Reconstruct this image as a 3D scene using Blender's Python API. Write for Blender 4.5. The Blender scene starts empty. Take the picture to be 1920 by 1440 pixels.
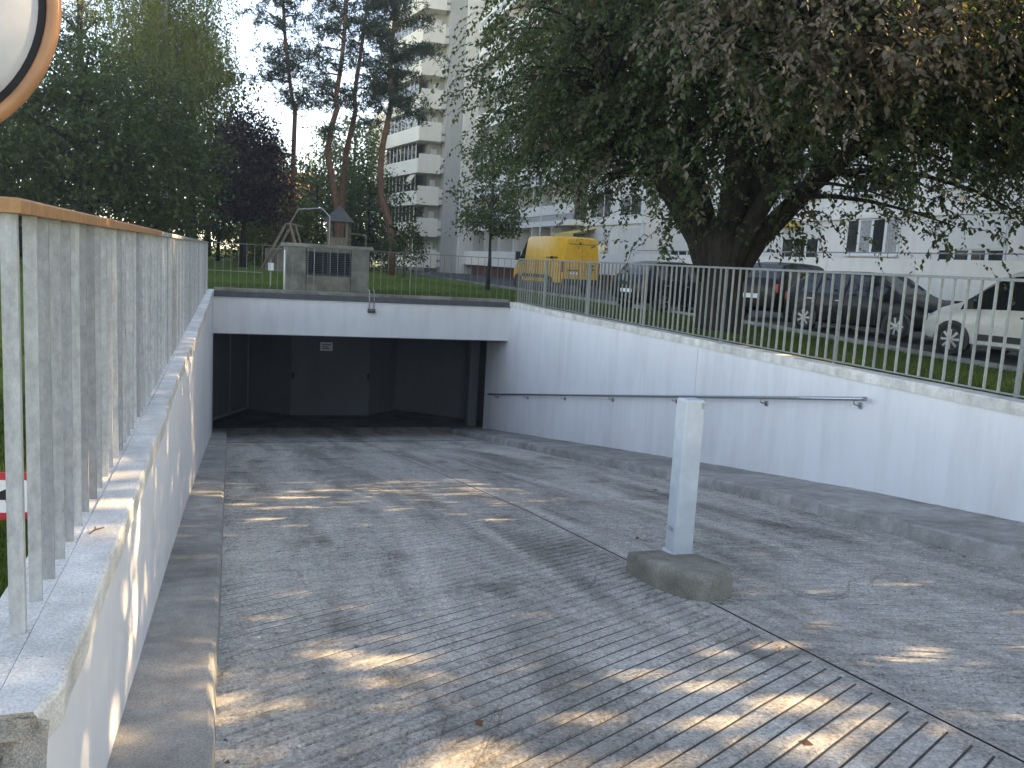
import bpy, math, random
import numpy as np
from mathutils import Vector, Matrix

# ------------------------------------------------------------------ camera, sky, sun, exposure
# world: origin at the photographer's eye, +Y runs down the ramp axis, +X to the right of it, Z up
scn = bpy.context.scene
YAW, PITCH, ROLL = 0.3142, 0.1372, 0.0554
_f = Vector((math.sin(YAW) * math.cos(PITCH), math.cos(YAW) * math.cos(PITCH), -math.sin(PITCH)))
_r = Vector((math.cos(YAW), -math.sin(YAW), 0))
_d = _f.cross(_r)
_ir = math.cos(ROLL) * _r - math.sin(ROLL) * _d
_id = math.sin(ROLL) * _r + math.cos(ROLL) * _d
cam_d = bpy.data.cameras.new('camera')
cam_d.sensor_width = 36.0
cam_d.lens = 36.0 * 1650 / 1920
cam_d.clip_start = 0.05
cam_d.clip_end = 3000
cam = bpy.data.objects.new('camera', cam_d)
scn.collection.objects.link(cam)
cam.matrix_world = Matrix((_ir, -_id, -_f)).transposed().to_4x4()
scn.camera = cam

SUN_AZ, SUN_EL = math.radians(93), math.radians(27)      # azimuth from +Y towards +X
wd = bpy.data.worlds.new('World')
scn.world = wd
wd.use_nodes = True
_nt = wd.node_tree
_sky = _nt.nodes.new('ShaderNodeTexSky')
_sky.sky_type = 'NISHITA'
_sky.sun_disc = False
_sky.sun_elevation = SUN_EL
_sky.sun_rotation = SUN_AZ
_sky.air_density = 0.6
_sky.dust_density = 0.0
_sky.ozone_density = 1.0
_bg = _nt.nodes['Background']
_nt.links.new(_sky.outputs[0], _bg.inputs[0])
_bg.inputs[1].default_value = 0.15
sd = bpy.data.lights.new('sun', 'SUN')
sd.energy = 5.0
sd.angle = math.radians(0.53)
sd.color = (1.0, 0.86, 0.66)
sun = bpy.data.objects.new('sun', sd)
scn.collection.objects.link(sun)
_sv = Vector((math.sin(SUN_AZ) * math.cos(SUN_EL), math.cos(SUN_AZ) * math.cos(SUN_EL), math.sin(SUN_EL)))
sun.rotation_euler = (-_sv).to_track_quat('-Z', 'Y').to_euler()
scn.view_settings.view_transform = 'Standard'
scn.view_settings.look = 'None'
scn.view_settings.exposure = 2.4
scn.view_settings.use_white_balance = True
scn.view_settings.white_balance_temperature = 9600
scn.view_settings.white_balance_tint = 14
scn.view_settings.gamma = 1.0
scn.view_settings.use_curve_mapping = False

rnd = random.Random(7)
R = math.radians
COL = scn.collection

# ------------------------------------------------------------------ helpers
class MB:
    """collects faces and links them as one mesh object"""
    def __init__(s):
        s.v, s.f, s.m = [], [], []
    def add(s, vs, fs, mi=0):
        o = len(s.v)
        s.v += [tuple(p) for p in vs]
        s.f += [tuple(i + o for i in f) for f in fs]
        s.m += [mi] * len(fs)
        return s
    def box(s, x0, x1, y0, y1, z0, z1, mi=0):
        return s.add([(x0, y0, z0), (x1, y0, z0), (x1, y1, z0), (x0, y1, z0),
                      (x0, y0, z1), (x1, y0, z1), (x1, y1, z1), (x0, y1, z1)],
                     [(0, 3, 2, 1), (4, 5, 6, 7), (0, 1, 5, 4), (1, 2, 6, 5), (2, 3, 7, 6), (3, 0, 4, 7)], mi)
    def hexa(s, p, mi=0):
        return s.add(p, [(0, 3, 2, 1), (4, 5, 6, 7), (0, 1, 5, 4), (1, 2, 6, 5), (2, 3, 7, 6), (3, 0, 4, 7)], mi)
    def bevbox(s, x0, x1, y0, y1, z0, z1, b, mi=0):
        """box with chamfered vertical and top edges"""
        def ring(k, z):
            return [(x0 + k, y0 + b, z), (x0 + b, y0 + k, z), (x1 - b, y0 + k, z), (x1 - k, y0 + b, z),
                    (x1 - k, y1 - b, z), (x1 - b, y1 - k, z), (x0 + b, y1 - k, z), (x0 + k, y1 - b, z)]
        vs = ring(0, z0) + ring(0, z1 - b) + ring(b, z1)
        fs = []
        for l in range(2):
            for i in range(8):
                j = (i + 1) % 8
                fs.append((l * 8 + i, l * 8 + j, l * 8 + 8 + j, l * 8 + 8 + i))
        fs.append(tuple(range(16, 24)))
        fs.append(tuple(range(7, -1, -1)))
        return s.add(vs, fs, mi)
    def prism(s, poly, z0, z1, mi=0):
        n = len(poly)
        za = z0 if callable(z0) else (lambda x, y: z0)
        zb = z1 if callable(z1) else (lambda x, y: z1)
        vs = [(x, y, za(x, y)) for x, y in poly] + [(x, y, zb(x, y)) for x, y in poly]
        fs = [tuple(range(n - 1, -1, -1)), tuple(range(n, 2 * n))]
        fs += [(i, (i + 1) % n, n + (i + 1) % n, n + i) for i in range(n)]
        return s.add(vs, fs, mi)
    def tube(s, pts, rad, n=8, caps=True, mi=0):
        pts = [Vector(p) for p in pts]
        if not hasattr(rad, '__len__'):
            rad = [rad] * len(pts)
        vs, fs = [], []
        up = Vector((0, 0, 1))
        prev = None
        for i, p in enumerate(pts):
            t = (pts[min(i + 1, len(pts) - 1)] - pts[max(i - 1, 0)])
            if t.length < 1e-9:
                t = Vector((0, 0, 1))
            t.normalize()
            if prev is None:
                a = t.cross(up if abs(t.z) < 0.95 else Vector((1, 0, 0))).normalized()
            else:
                a = (prev - t * prev.dot(t))
                a = a.normalized() if a.length > 1e-6 else t.cross(up).normalized()
            prev = a
            b = t.cross(a)
            for k in range(n):
                w = 2 * math.pi * k / n
                vs.append(tuple(p + (a * math.cos(w) + b * math.sin(w)) * rad[i]))
        for i in range(len(pts) - 1):
            for k in range(n):
                k2 = (k + 1) % n
                fs.append((i * n + k, i * n + k2, (i + 1) * n + k2, (i + 1) * n + k))
        if caps:
            fs.append(tuple(range(n - 1, -1, -1)))
            fs.append(tuple(range((len(pts) - 1) * n, len(pts) * n)))
        return s.add(vs, fs, mi)
    def lathe(s, prof, c, ax, n=24, mi=0):
        """prof: list of (radius, offset along ax)"""
        ax = Vector(ax).normalized()
        a = ax.cross(Vector((0, 0, 1)) if abs(ax.z) < .9 else Vector((1, 0, 0))).normalized()
        b = ax.cross(a)
        c = Vector(c)
        vs, fs = [], []
        for r, h in prof:
            for k in range(n):
                w = 2 * math.pi * k / n
                vs.append(tuple(c + ax * h + (a * math.cos(w) + b * math.sin(w)) * r))
        for i in range(len(prof) - 1):
            for k in range(n):
                k2 = (k + 1) % n
                fs.append((i * n + k, (i + 1) * n + k, (i + 1) * n + k2, i * n + k2))
        return s.add(vs, fs, mi)
    def mesh(s, name, mats, smooth=False):
        me = bpy.data.meshes.new(name)
        me.from_pydata(s.v, [], s.f)
        if not isinstance(mats, (list, tuple)):
            mats = [mats]
        for m in mats:
            me.materials.append(m)
        if any(s.m):
            me.polygons.foreach_set('material_index', s.m)
        if smooth:
            me.polygons.foreach_set('use_smooth', [True] * len(s.f))
        me.update()
        return me
    def build(s, name, mats, parent=None, smooth=False, angle=None):
        o = bpy.data.objects.new(name, s.mesh(name, mats, smooth))
        COL.objects.link(o)
        if parent is not None:
            o.parent = parent
        if smooth and angle:
            o.data.set_sharp_from_angle(angle=R(angle))
        return o

def put(name, me, parent=None, loc=(0, 0, 0), rz=0, sc=None):
    o = bpy.data.objects.new(name, me)
    COL.objects.link(o)
    o.parent = parent
    o.location = loc
    o.rotation_euler = (0, 0, rz)
    if sc:
        o.scale = sc
    return o

def tag(o, label, cat, group=None, kind=None):
    if label: o['label'] = label
    if cat: o['category'] = cat
    if group: o['group'] = group
    if kind: o['kind'] = kind
    return o

def thing(name, label, cat, loc=(0, 0, 0), rz=0, group=None):
    o = bpy.data.objects.new(name, None)
    COL.objects.link(o)
    o.location = loc
    o.rotation_euler = (0, 0, rz)
    o.empty_display_size = 0.2
    return tag(o, label, cat, group)

def struct(o):
    o['kind'] = 'structure'
    return o

def stuff(o):
    o['kind'] = 'stuff'
    return o

# ------------------------------------------------------------------ materials
class NT:
    def __init__(s, name):
        s.m = bpy.data.materials.new(name)
        s.m.use_nodes = True
        s.t = s.m.node_tree
        s.b = s.t.nodes['Principled BSDF']
        s.out = s.t.nodes['Material Output']
    def n(s, typ, **kw):
        nd = s.t.nodes.new(typ)
        for k, v in kw.items():
            if k in nd.bl_rna.properties:
                setattr(nd, k, v)
        return nd
    def l(s, a, b):
        s.t.links.new(a, b)
    def coord(s, scale=(1, 1, 1), out='Object'):
        mp = s.n('ShaderNodeMapping')
        mp.inputs['Scale'].default_value = scale
        if out == 'World':
            s.l(s.n('ShaderNodeNewGeometry').outputs['Position'], mp.inputs['Vector'])
        else:
            s.l(s.n('ShaderNodeTexCoord').outputs[out], mp.inputs['Vector'])
        return mp.outputs[0]
    def noise(s, vec, scale, detail=4, rough=.55, dist=0):
        nd = s.n('ShaderNodeTexNoise')
        nd.inputs['Scale'].default_value = scale
        nd.inputs['Detail'].default_value = detail
        nd.inputs['Roughness'].default_value = rough
        nd.inputs['Distortion'].default_value = dist
        if vec is not None:
            s.l(vec, nd.inputs['Vector'])
        return nd.outputs['Fac']
    def ramp(s, fac, stops):
        nd = s.n('ShaderNodeValToRGB')
        cr = nd.color_ramp
        while len(cr.elements) < len(stops):
            cr.elements.new(0.5)
        for e, (p, c) in zip(cr.elements, stops):
            e.position = p
            e.color = (*c, 1) if len(c) == 3 else c
        s.l(fac, nd.inputs[0])
        return nd.outputs[0]
    def mix(s, fac, a, b, typ='MIX'):
        nd = s.n('ShaderNodeMix', data_type='RGBA', blend_type=typ)
        for sock, v in ((nd.inputs[0], fac), (nd.inputs[6], a), (nd.inputs[7], b)):
            if isinstance(v, bpy.types.NodeSocket):
                s.l(v, sock)
            elif isinstance(v, (int, float)):
                sock.default_value = v
            else:
                sock.default_value = (*v, 1)
        return nd.outputs[2]
    def bump(s, h, strength=.3, dist=.01):
        nd = s.n('ShaderNodeBump')
        nd.inputs['Strength'].default_value = strength
        nd.inputs['Distance'].default_value = dist
        s.l(h, nd.inputs['Height'])
        s.l(nd.outputs[0], s.b.inputs['Normal'])
    def color(s, c):
        if isinstance(c, bpy.types.NodeSocket):
            s.l(c, s.b.inputs['Base Color'])
        else:
            s.b.inputs['Base Color'].default_value = (*c, 1)
    def set(s, rough=.8, metal=0, spec=None):
        s.b.inputs['Roughness'].default_value = rough
        s.b.inputs['Metallic'].default_value = metal
        if spec is not None:
            s.b.inputs['Specular IOR Level'].default_value = spec
        return s

M = {}
def plain(name, c, rough=.7, metal=0, var=.15, scale=6, bump=0, spec=None, out='Object'):
    """colour with a little uneven wear"""
    t = NT(name).set(rough, metal, spec)
    v = t.coord(out=out)
    f = t.noise(v, scale, 5)
    lo = tuple(x * (1 - var) for x in c)
    hi = tuple(min(1, x * (1 + var)) for x in c)
    t.color(t.ramp(f, [(.3, lo), (.7, hi)]))
    if bump:
        t.bump(t.noise(v, scale * 8, 3), bump, .004)
    M[name] = t.m
    return t.m

def concrete(name, c, speck=.3, stain=.35, scale=1.0, rough=.9, bump=.35, pits=True):
    t = NT(name).set(rough, 0, .25)
    v = t.coord()
    big = t.noise(v, 1.1 * scale, 6, .62, .4)
    mid = t.noise(v, 7 * scale, 6, .6)
    fine = t.noise(v, 130 * scale, 3, .7)
    c0 = tuple(x * (1 - stain) for x in c)
    c1 = tuple(x * (1 + stain * .55) for x in c)
    col = t.ramp(big, [(.33, c0), (.66, c1)])
    col = t.mix(.55, col, t.ramp(mid, [(.3, (.5, .5, .49)), (.7, (1.25, 1.25, 1.25))]), 'MULTIPLY')
    col = t.mix(speck, col, t.ramp(fine, [(.36, (.25, .25, .25)), (.5, (1, 1, 1)), (.68, (1.75, 1.75, 1.75))]), 'MULTIPLY')
    if pits:
        vo = t.n('ShaderNodeTexVoronoi')
        vo.inputs['Scale'].default_value = 24 * scale
        t.l(v, vo.inputs['Vector'])
        col = t.mix(1, col, t.ramp(vo.outputs['Distance'], [(.05, (.45, .44, .42)), (.1, (1, 1, 1))]), 'MULTIPLY')
    t.color(col)
    hh = t.mix(.5, t.ramp(mid, [(0, (0, 0, 0)), (1, (1, 1, 1))]), t.ramp(fine, [(0, (0, 0, 0)), (1, (1, 1, 1))]))
    t.bump(hh, bump, .006)
    M[name] = t.m
    return t.m

def stucco(name, c, var=.07, grime=.25):
    t = NT(name).set(.88, 0, .25)
    v = t.coord()
    big = t.noise(v, .55, 5, .6)
    f = t.noise(t.coord((1, 1, .18)), 3.2, 6, .65)
    fine = t.noise(v, 85, 3, .6)
    col = t.ramp(big, [(.3, tuple(x * (1 - var) for x in c)), (.7, tuple(min(1, x * (1 + var * .5)) for x in c))])
    col = t.mix(grime, col, t.ramp(f, [(.34, (.72, .71, .68)), (.55, (1, 1, 1))]), 'MULTIPLY')
    t.color(col)
    t.bump(fine, .3, .004)
    M[name] = t.m
    return t.m

def leafmat(name, cols, trans=.35, rough=.55):
    t = NT(name).set(rough, 0, .3)
    g = t.n('ShaderNodeNewGeometry')
    n = len(cols)
    col = t.ramp(g.outputs['Random Per Island'], [(i / max(1, n - 1), c) for i, c in enumerate(cols)])
    t.color(col)
    tr = t.n('ShaderNodeBsdfTranslucent')
    br = t.mix(1, col, (1.25, 1.4, .6), 'MULTIPLY')
    t.l(br, tr.inputs[0])
    mx = t.n('ShaderNodeMixShader')
    mx.inputs[0].default_value = trans
    t.l(t.b.outputs[0], mx.inputs[1])
    t.l(tr.outputs[0], mx.inputs[2])
    t.l(mx.outputs[0], t.out.inputs[0])
    M[name] = t.m
    return t.m

def bark(name, c, scale=1):
    t = NT(name).set(.95, 0, .15)
    v = t.coord((1, 1, .22))
    f = t.noise(v, 14 * scale, 8, .7, .6)
    t.color(t.ramp(f, [(.35, tuple(x * .45 for x in c)), (.65, tuple(x * 1.3 for x in c))]))
    t.bump(f, .8, .03)
    M[name] = t.m
    return t.m

def steel(name, c, metal=.55, rough=.5, streak=.3):
    t = NT(name).set(rough, metal)
    f = t.noise(t.coord((1, 1, .55), 'World'), 42, 7, .75)
    g = t.noise(t.coord((1, 1, .06), 'World'), 40, 3)
    col = t.ramp(f, [(.3, tuple(x * .72 for x in c)), (.52, c), (.72, tuple(min(1, x * 1.25) for x in c))])
    col = t.mix(streak, col, t.ramp(g, [(.35, (.62, .6, .56)), (.6, (1.1, 1.1, 1.1))]), 'MULTIPLY')
    oi = t.n('ShaderNodeObjectInfo')
    col = t.mix(.8, col, t.ramp(oi.outputs['Random'], [(0, (.62, .62, .63)), (.5, (.95, .95, .95)), (1, (1.2, 1.2, 1.18))]), 'MULTIPLY')
    t.color(col)
    t.bump(f, .12, .002)
    M[name] = t.m
    return t.m

# ramp surface: worn, speckled, with darker wheel tracks
def ramp_material():
    t = NT('ramp_concrete').set(.92, 0, .22)
    v = t.coord()
    fine = t.noise(v, 62, 4, .8)
    mid = t.noise(v, 16, 6, .65)
    wear = t.noise(t.coord((1.6, .22, 1)), 1.0, 6, .65, .7)
    cross = t.noise(t.coord((.5, 7, 1)), 1.6, 5, .6)
    col = t.ramp(wear, [(.36, (.255, .24, .212)), (.5, (.43, .405, .36)), (.66, (.57, .54, .48))])
    col = t.mix(.55, col, t.ramp(mid, [(.3, (.62, .62, .62)), (.7, (1.28, 1.28, 1.28))]), 'MULTIPLY')
    col = t.mix(.30, col, t.ramp(cross, [(.35, (.62, .62, .63)), (.62, (1.2, 1.2, 1.2))]), 'MULTIPLY')
    col = t.mix(.9, col, t.ramp(fine, [(.34, (.30, .30, .30)), (.47, (.95, .95, .95)), (.56, (1.05, 1.05, 1.05)), (.70, (1.95, 1.95, 1.9))]), 'MULTIPLY')
    vo = t.n('ShaderNodeTexVoronoi')
    vo.inputs['Scale'].default_value = 3.1
    t.l(v, vo.inputs['Vector'])
    col = t.mix(1, col, t.ramp(vo.outputs['Distance'], [(.03, (.45, .42, .40)), (.075, (1, 1, 1))]), 'MULTIPLY')
    oil = t.noise(t.coord((1, .55, 1)), 2.3, 3, .5, .3)
    col = t.mix(.75, col, t.ramp(oil, [(.60, (1, 1, 1)), (.70, (.55, .54, .53))]), 'MULTIPLY')
    hair = t.noise(v, .9, 9, .62, 1.2)
    col = t.mix(.8, col, t.ramp(hair, [(.493, (1, 1, 1)), (.5, (.45, .44, .43)), (.507, (1, 1, 1))]), 'MULTIPLY')
    t.color(col)
    t.bump(t.mix(.5, t.ramp(fine, [(.2, (0, 0, 0)), (.8, (1, 1, 1))]), t.ramp(mid, [(.2, (0, 0, 0)), (.8, (1, 1, 1))])), .5, .006)
    M['ramp'] = t.m
ramp_material()
plain('groove_dirt', (.055, .054, .05), .95, var=.4, scale=30)
concrete('kerb', (.36, .345, .315), .35, .35)
concrete('coping', (.69, .665, .61), .3, .2)
concrete('old_concrete', (.25, .24, .205), .35, .5)
concrete('block_stone', (.27, .255, .205), .4, .4)
concrete('raw_break', (.36, .32, .26), .6, .5, 2.0, bump=1.0)
stucco('white_wall', (.755, .745, .735), .06, .34)
stucco('facade', (.82, .77, .69), .08, .3)
stucco('facade_grey', (.80, .75, .69), .08, .3)
stucco('parapet', (.85, .81, .74), .05, .25)
stucco('tower_white', (.84, .76, .64), .06, .25)
stucco('pier', (.50, .48, .44), .08, .3)
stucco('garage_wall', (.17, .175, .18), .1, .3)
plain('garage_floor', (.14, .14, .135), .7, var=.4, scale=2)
plain('flashing', (.075, .08, .088), .6, var=.2)
steel('galvanised', (.37, .375, .375), .25, .6)
steel('galv_pale', (.43, .44, .435), .2, .6)
steel('sunlit_rust', (.52, .27, .12), .1, .6, .4)  # rust pushed towards orange, the near rail's sunlight mixed into the colour
steel('fence_paint', (.30, .325, .31), .1, .6, .2)
steel('thin_rail', (.22, .23, .22), .2, .6)
steel('stainless', (.42, .43, .45), .9, .3, .1)
plain('post_paint', (.50, .545, .565), .5, .05, var=.10, scale=9, bump=.15)
plain('asphalt', (.055, .056, .058), .95, var=.35, scale=12, bump=.3)
plain('brick_base', (.16, .065, .05), .9, var=.3, scale=9)
plain('dark_recess', (.03, .03, .032), .9)
bark('bark_dark', (.040, .036, .032))
bark('bark_pine', (.20, .105, .065))
bark('bark_grey', (.12, .105, .09))
bark('bark_birch', (.42, .40, .37))
plain('timber', (.20, .165, .12), .85, var=.35, scale=10)
plain('roof_timber', (.085, .08, .075), .8, var=.3, scale=14)
plain('rubber', (.018, .018, .019), .75)
plain('black_plastic', (.022, .022, .024), .5)
plain('white_plastic', (.72, .72, .70), .45, var=.08)
plain('sign_red', (.62, .035, .05), .4, var=.1)
plain('sign_white', (.80, .80, .80), .4, var=.05)
plain('sign_black', (.015, .015, .016), .5)
plain('mirror_back', (.50, .49, .48), .5, var=.1, scale=4)
plain('orange_rim', (.44, .20, .09), .4, var=.2, scale=7)
plain('roller_shutter', (.66, .64, .58), .6, var=.06, scale=3)
plain('curtain', (.34, .33, .31), .9, var=.35, scale=9)
plain('awning_yellow', (.72, .50, .14), .8)
plain('awning_cream', (.62, .56, .42), .8)
plain('louvre', (.045, .05, .06), .6)
plain('path', (.34, .31, .25), .95)
plain('dry_leaf', (.16, .075, .035), .8)
plain('roof_red', (.32, .15, .10), .9)
plain('play_yellow', (.65, .42, .06), .5)

def glassmat(name, c=(.03, .035, .04), rough=.06):
    t = NT(name).set(rough, 0, .8)
    t.color(c)
    M[name] = t.m
    return t.m
glassmat('window_glass')
glassmat('car_glass', (.02, .024, .028), .03)

def carpaint(name, c, metal=.2, rough=.28):
    t = NT(name).set(rough, metal)
    f = t.noise(t.coord(), 3, 4)
    t.color(t.ramp(f, [(.3, tuple(x * .88 for x in c)), (.7, tuple(min(1, x * 1.08) for x in c))]))
    t.b.inputs['Specular IOR Level'].default_value = .22 if max(c) < .1 else .5
    t.b.inputs['Coat Weight'].default_value = .1 if max(c) < .1 else .3
    t.b.inputs['Coat Roughness'].default_value = .06
    M[name] = t.m
    return t.m
carpaint('paint_yellow', (.88, .44, .02), 0, .35)
carpaint('paint_black', (.007, .007, .008), .0, .4)
carpaint('paint_blue', (.008, .012, .022), .0, .35)
carpaint('paint_suv', (.010, .010, .011), .0, .4)
carpaint('paint_white', (.72, .71, .68), 0, .35)
plain('alloy', (.36, .37, .38), .35, .7, var=.1)
plain('headlight', (.55, .57, .6), .12, .3, var=.2)
plain('tail_red', (.35, .02, .02), .2)
plain('tail_clear', (.6, .45, .42), .2)

leafmat('leaf_green', [(.042, .062, .034), (.062, .090, .044), (.084, .115, .054), (.105, .125, .062)], .4)
leafmat('leaf_brown', [(.14, .105, .08), (.19, .15, .12), (.12, .10, .065), (.16, .135, .105)], .25)
leafmat('leaf_dark', [(.044, .070, .026), (.066, .098, .034), (.092, .125, .044)], .4)
leafmat('leaf_mid', [(.030, .052, .018), (.045, .075, .024), (.065, .092, .028)], .35)
leafmat('leaf_birch', [(.17, .19, .055), (.22, .235, .07), (.26, .25, .085)], .5)
leafmat('leaf_yellow', [(.09, .11, .02), (.13, .14, .025), (.16, .15, .03)], .45)
leafmat('leaf_purple', [(.022, .010, .014), (.034, .014, .018), (.045, .020, .020)], .25)
leafmat('needle', [(.035, .055, .034), (.052, .078, .044), (.07, .098, .052)], .25)
leafmat('grass_blade', [(.036, .072, .012), (.055, .10, .018), (.078, .125, .026), (.10, .12, .04)], .25)

def lawn_material():
    t = NT('lawn').set(.95, 0, .1)
    v = t.coord()
    a = t.noise(v, .35, 5, .6)
    b = t.noise(v, 9, 6, .7)
    c = t.noise(v, 90, 3, .7)
    col = t.ramp(a, [(.3, (.070, .125, .018)), (.7, (.115, .175, .028))])
    col = t.mix(.6, col, t.ramp(b, [(.3, (.55, .55, .45)), (.7, (1.3, 1.25, 1.1))]), 'MULTIPLY')
    col = t.mix(.6, col, t.ramp(c, [(.3, (.45, .45, .4)), (.7, (1.5, 1.45, 1.3))]), 'MULTIPLY')
    t.color(col)
    t.bump(c, .6, .03)
    M['lawn'] = t.m
lawn_material()

# ------------------------------------------------------------------ levels
PY = [-8, -3, 0, 2.74, 5.5, 7.64, 11, 15, 20.2, 22, 24, 60]
PZ = [-.97, -1.05, -1.27, -1.6, -1.93, -2.2, -2.69, -3.3, -4.1, -4.36, -4.47, -4.47]
def zk(y):                                   # top of the kerbs beside the ramp
    return float(np.interp(y, PY, PZ))
def zr(y):                                   # ramp surface
    return zk(y) - .13
ZC = -.94                                    # top of the copings, level
XWL, XWR, YP = -.345, 6.40, 20.2             # faces of the two side walls, face of the lintel
XJ = 2.72                                    # joint down the middle of the ramp
def zst(y):                                  # street beyond the verge
    return float(np.interp(y, [5, 13, 19, 40], [-1.5, -1.44, -1.33, -1.33]))
def zlawn(x, y):
    base = -.975
    if x > 6.7:
        base += (zst(y) + .06 - base) * min(1, max(0, (x - 7.4) / 5.2))
    if y > 22:
        base -= .0 * (y - 22)
    return base

# ------------------------------------------------------------------ lawn sheet with the trench of the ramp left open
def build_lawn():
    xs = [-420, -250, -100, -60, -40, -28, -20, -14, -10, -7, -5, -3.5, -2.5, -1.8, -1.2, -.55, 6.72, 7.2, 7.8, 8.4, 9, 9.6, 10.2, 10.8, 11.4, 12, 12.5, 12.85, 40, 90, 250, 420]
    ys = [-420, -200, -60, -20, -8, -5, -2, 0, 2, 4, 6, 8, 10, 12, 14, 16, 18, 20.55, 22, 24, 27, 30, 34, 38, 42, 47, 52, 60, 70, 90, 130, 250, 420]
    r = random.Random(3)
    mb = MB()
    idx = {}
    for i, x in enumerate(xs):
        for j, y in enumerate(ys):
            edge = x in (-.55, 6.72) or y == 20.55
            idx[i, j] = len(mb.v)
            mb.v.append((x, y, zlawn(x, y) + (0 if edge or abs(x) > 60 else r.uniform(-.012, .012))))
    for i in range(len(xs) - 1):
        for j in range(len(ys) - 1):
            if -.56 <= xs[i] and xs[i + 1] <= 6.73 and -8.1 <= ys[j] and ys[j + 1] <= 20.56:
                continue
            mb.f.append((idx[i, j], idx[i + 1, j], idx[i + 1, j + 1], idx[i, j + 1]))
            mb.m.append(0)
    struct(mb.build('lawn', M['lawn'], smooth=True))
build_lawn()

# street with the parked cars, and its kerb
def strip(name, mat, x0, x1, ys, zf, lift=0):
    mb = MB()
    for y in ys:
        mb.v += [(x0, y, zf(y) + lift), (x1, y, zf(y) + lift)]
    for i in range(len(ys) - 1):
        mb.f.append((2 * i, 2 * i + 1, 2 * i + 3, 2 * i + 2))
        mb.m.append(0)
    return struct(mb.build(name, mat))
SY = [-60, -10, 0, 5, 9, 13, 16, 19, 25, 32, 40, 60, 110]
strip('street', M['asphalt'], 12.95, 21.5, SY, zst, .075)
mbk = MB()
for i in range(60):
    y0, y1 = 2 + i * 1.0, 2.985 + i * 1.0
    mbk.hexa([(12.80, y0, zst(y0) - .2), (12.95, y0, zst(y0) - .2), (12.95, y1, zst(y1) - .2), (12.80, y1, zst(y1) - .2),
              (12.80, y0, zst(y0) + .15), (12.95, y0, zst(y0) + .15), (12.95, y1, zst(y1) + .15), (12.80, y1, zst(y1) + .15)])
struct(mbk.build('street_kerb', M['kerb']))
strip('garden_path', M['path'], -26, 1.2, [36.6, 37.6], lambda y: -.975, .02)

# ------------------------------------------------------------------ ramp: two lanes of grooved concrete with a joint between
def lane(name, x0, x1, slope, xa, seed, y0=-7.9, y1=18.57):
    r = random.Random(seed)
    n = 14
    m_ = n - 4
    xs = [x0, x0 + .035] + [x0 + .05 + (x1 - x0 - .10) * i / m_ for i in range(m_ + 1)] + [x1 - .035, x1]
    mb = MB()
    rows = []
    pitch, gw = .105, .0105
    k = int((y0 - 3) / pitch)
    while k * pitch < y1 + 3:
        t = k * pitch + r.uniform(-.008, .008)
        worn = [min(1, max(.30, .82 + .55 * math.sin(t * 1.3 + i * .55 + seed) + r.uniform(-.25, .25))) for i in range(n + 1)]
        for i in (0, 1, n - 1, n):
            worn[i] = 0
        for off, dep in ((-gw * 1.5, 0), (-gw * .6, 1), (gw * .6, 1), (gw * 1.5, 0)):
            row = []
            for i, x in enumerate(xs):
                yy = t + off + slope * (x - xa) + .010 * math.sin(x * 2.1 + t)
                yc = min(max(yy, y0), y1)
                fade = float(np.interp(yc, [-3, 1, 9, 14, 17], [.3, 1, 1, .7, .25]))
                z = zr(yc) - (.013 * worn[i] * fade if dep and y0 < yy < y1 else 0)
                row.append((x, yc, z))
            rows.append((row, dep))
        k += 1
    for row, dep in rows:
        mb.v += row
    w = n + 1
    for a in range(len(rows) - 1):
        if rows[a][0][0][1] >= y1 and min(p[1] for p in rows[a][0]) >= y1:
            continue
        dirt = 1 if rows[a][1] and rows[a + 1][1] else 0
        for i in range(n):
            q = [mb.v[a * w + i], mb.v[a * w + i + 1], mb.v[(a + 1) * w + i + 1], mb.v[(a + 1) * w + i]]
            if abs(q[0][1] - q[3][1]) < 1e-6 and abs(q[1][1] - q[2][1]) < 1e-6:
                continue
            mb.f.append((a * w + i, a * w + i + 1, (a + 1) * w + i + 1, (a + 1) * w + i))
            mb.m.append(dirt if 1 < i < n - 2 else 0)
    return struct(mb.build(name, [M['ramp'], M['groove_dirt']]))
lane('ramp_lane', -.10, XJ - .007, .56, XJ, 1)
lane('ramp_lane', XJ + .007, 5.45, -.45, XJ, 2)
mb = MB()
ys = list(np.arange(-8, 18.7, .5)) + [18.7]
for y in ys:
    mb.v += [(XJ - .1, y, zr(y) - .022), (XJ + .1, y, zr(y) - .022)]
for i in range(len(ys) - 1):
    mb.f.append((2 * i, 2 * i + 1, 2 * i + 3, 2 * i + 2)); mb.m.append(0)
yy_ = [18.3, 18.6, 19.2, 20.2, 21.0]
for a, b in zip(yy_[:-1], yy_[1:]):
    mb.add([(-.1, a, zr(a) - .03), (5.45, a, zr(a) - .03), (5.45, b, zr(b) - .03), (-.1, b, zr(b) - .03)], [(0, 1, 2, 3)])
struct(mb.build('joint_filler', M['groove_dirt']))
# garage floor beyond the channel
ys = [18.71, 19.4, 20.2, 21, 22, 23, 24, 30]
mb = MB()
for y in ys:
    mb.v += [(-4, y, zr(y)), (10, y, zr(y))]
for i in range(len(ys) - 1):
    mb.f.append((2 * i, 2 * i + 1, 2 * i + 3, 2 * i + 2)); mb.m.append(0 if ys[i] < 22.9 else 1)
struct(mb.build('garage_floor', [M['ramp'], M['garage_floor']]))

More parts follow.
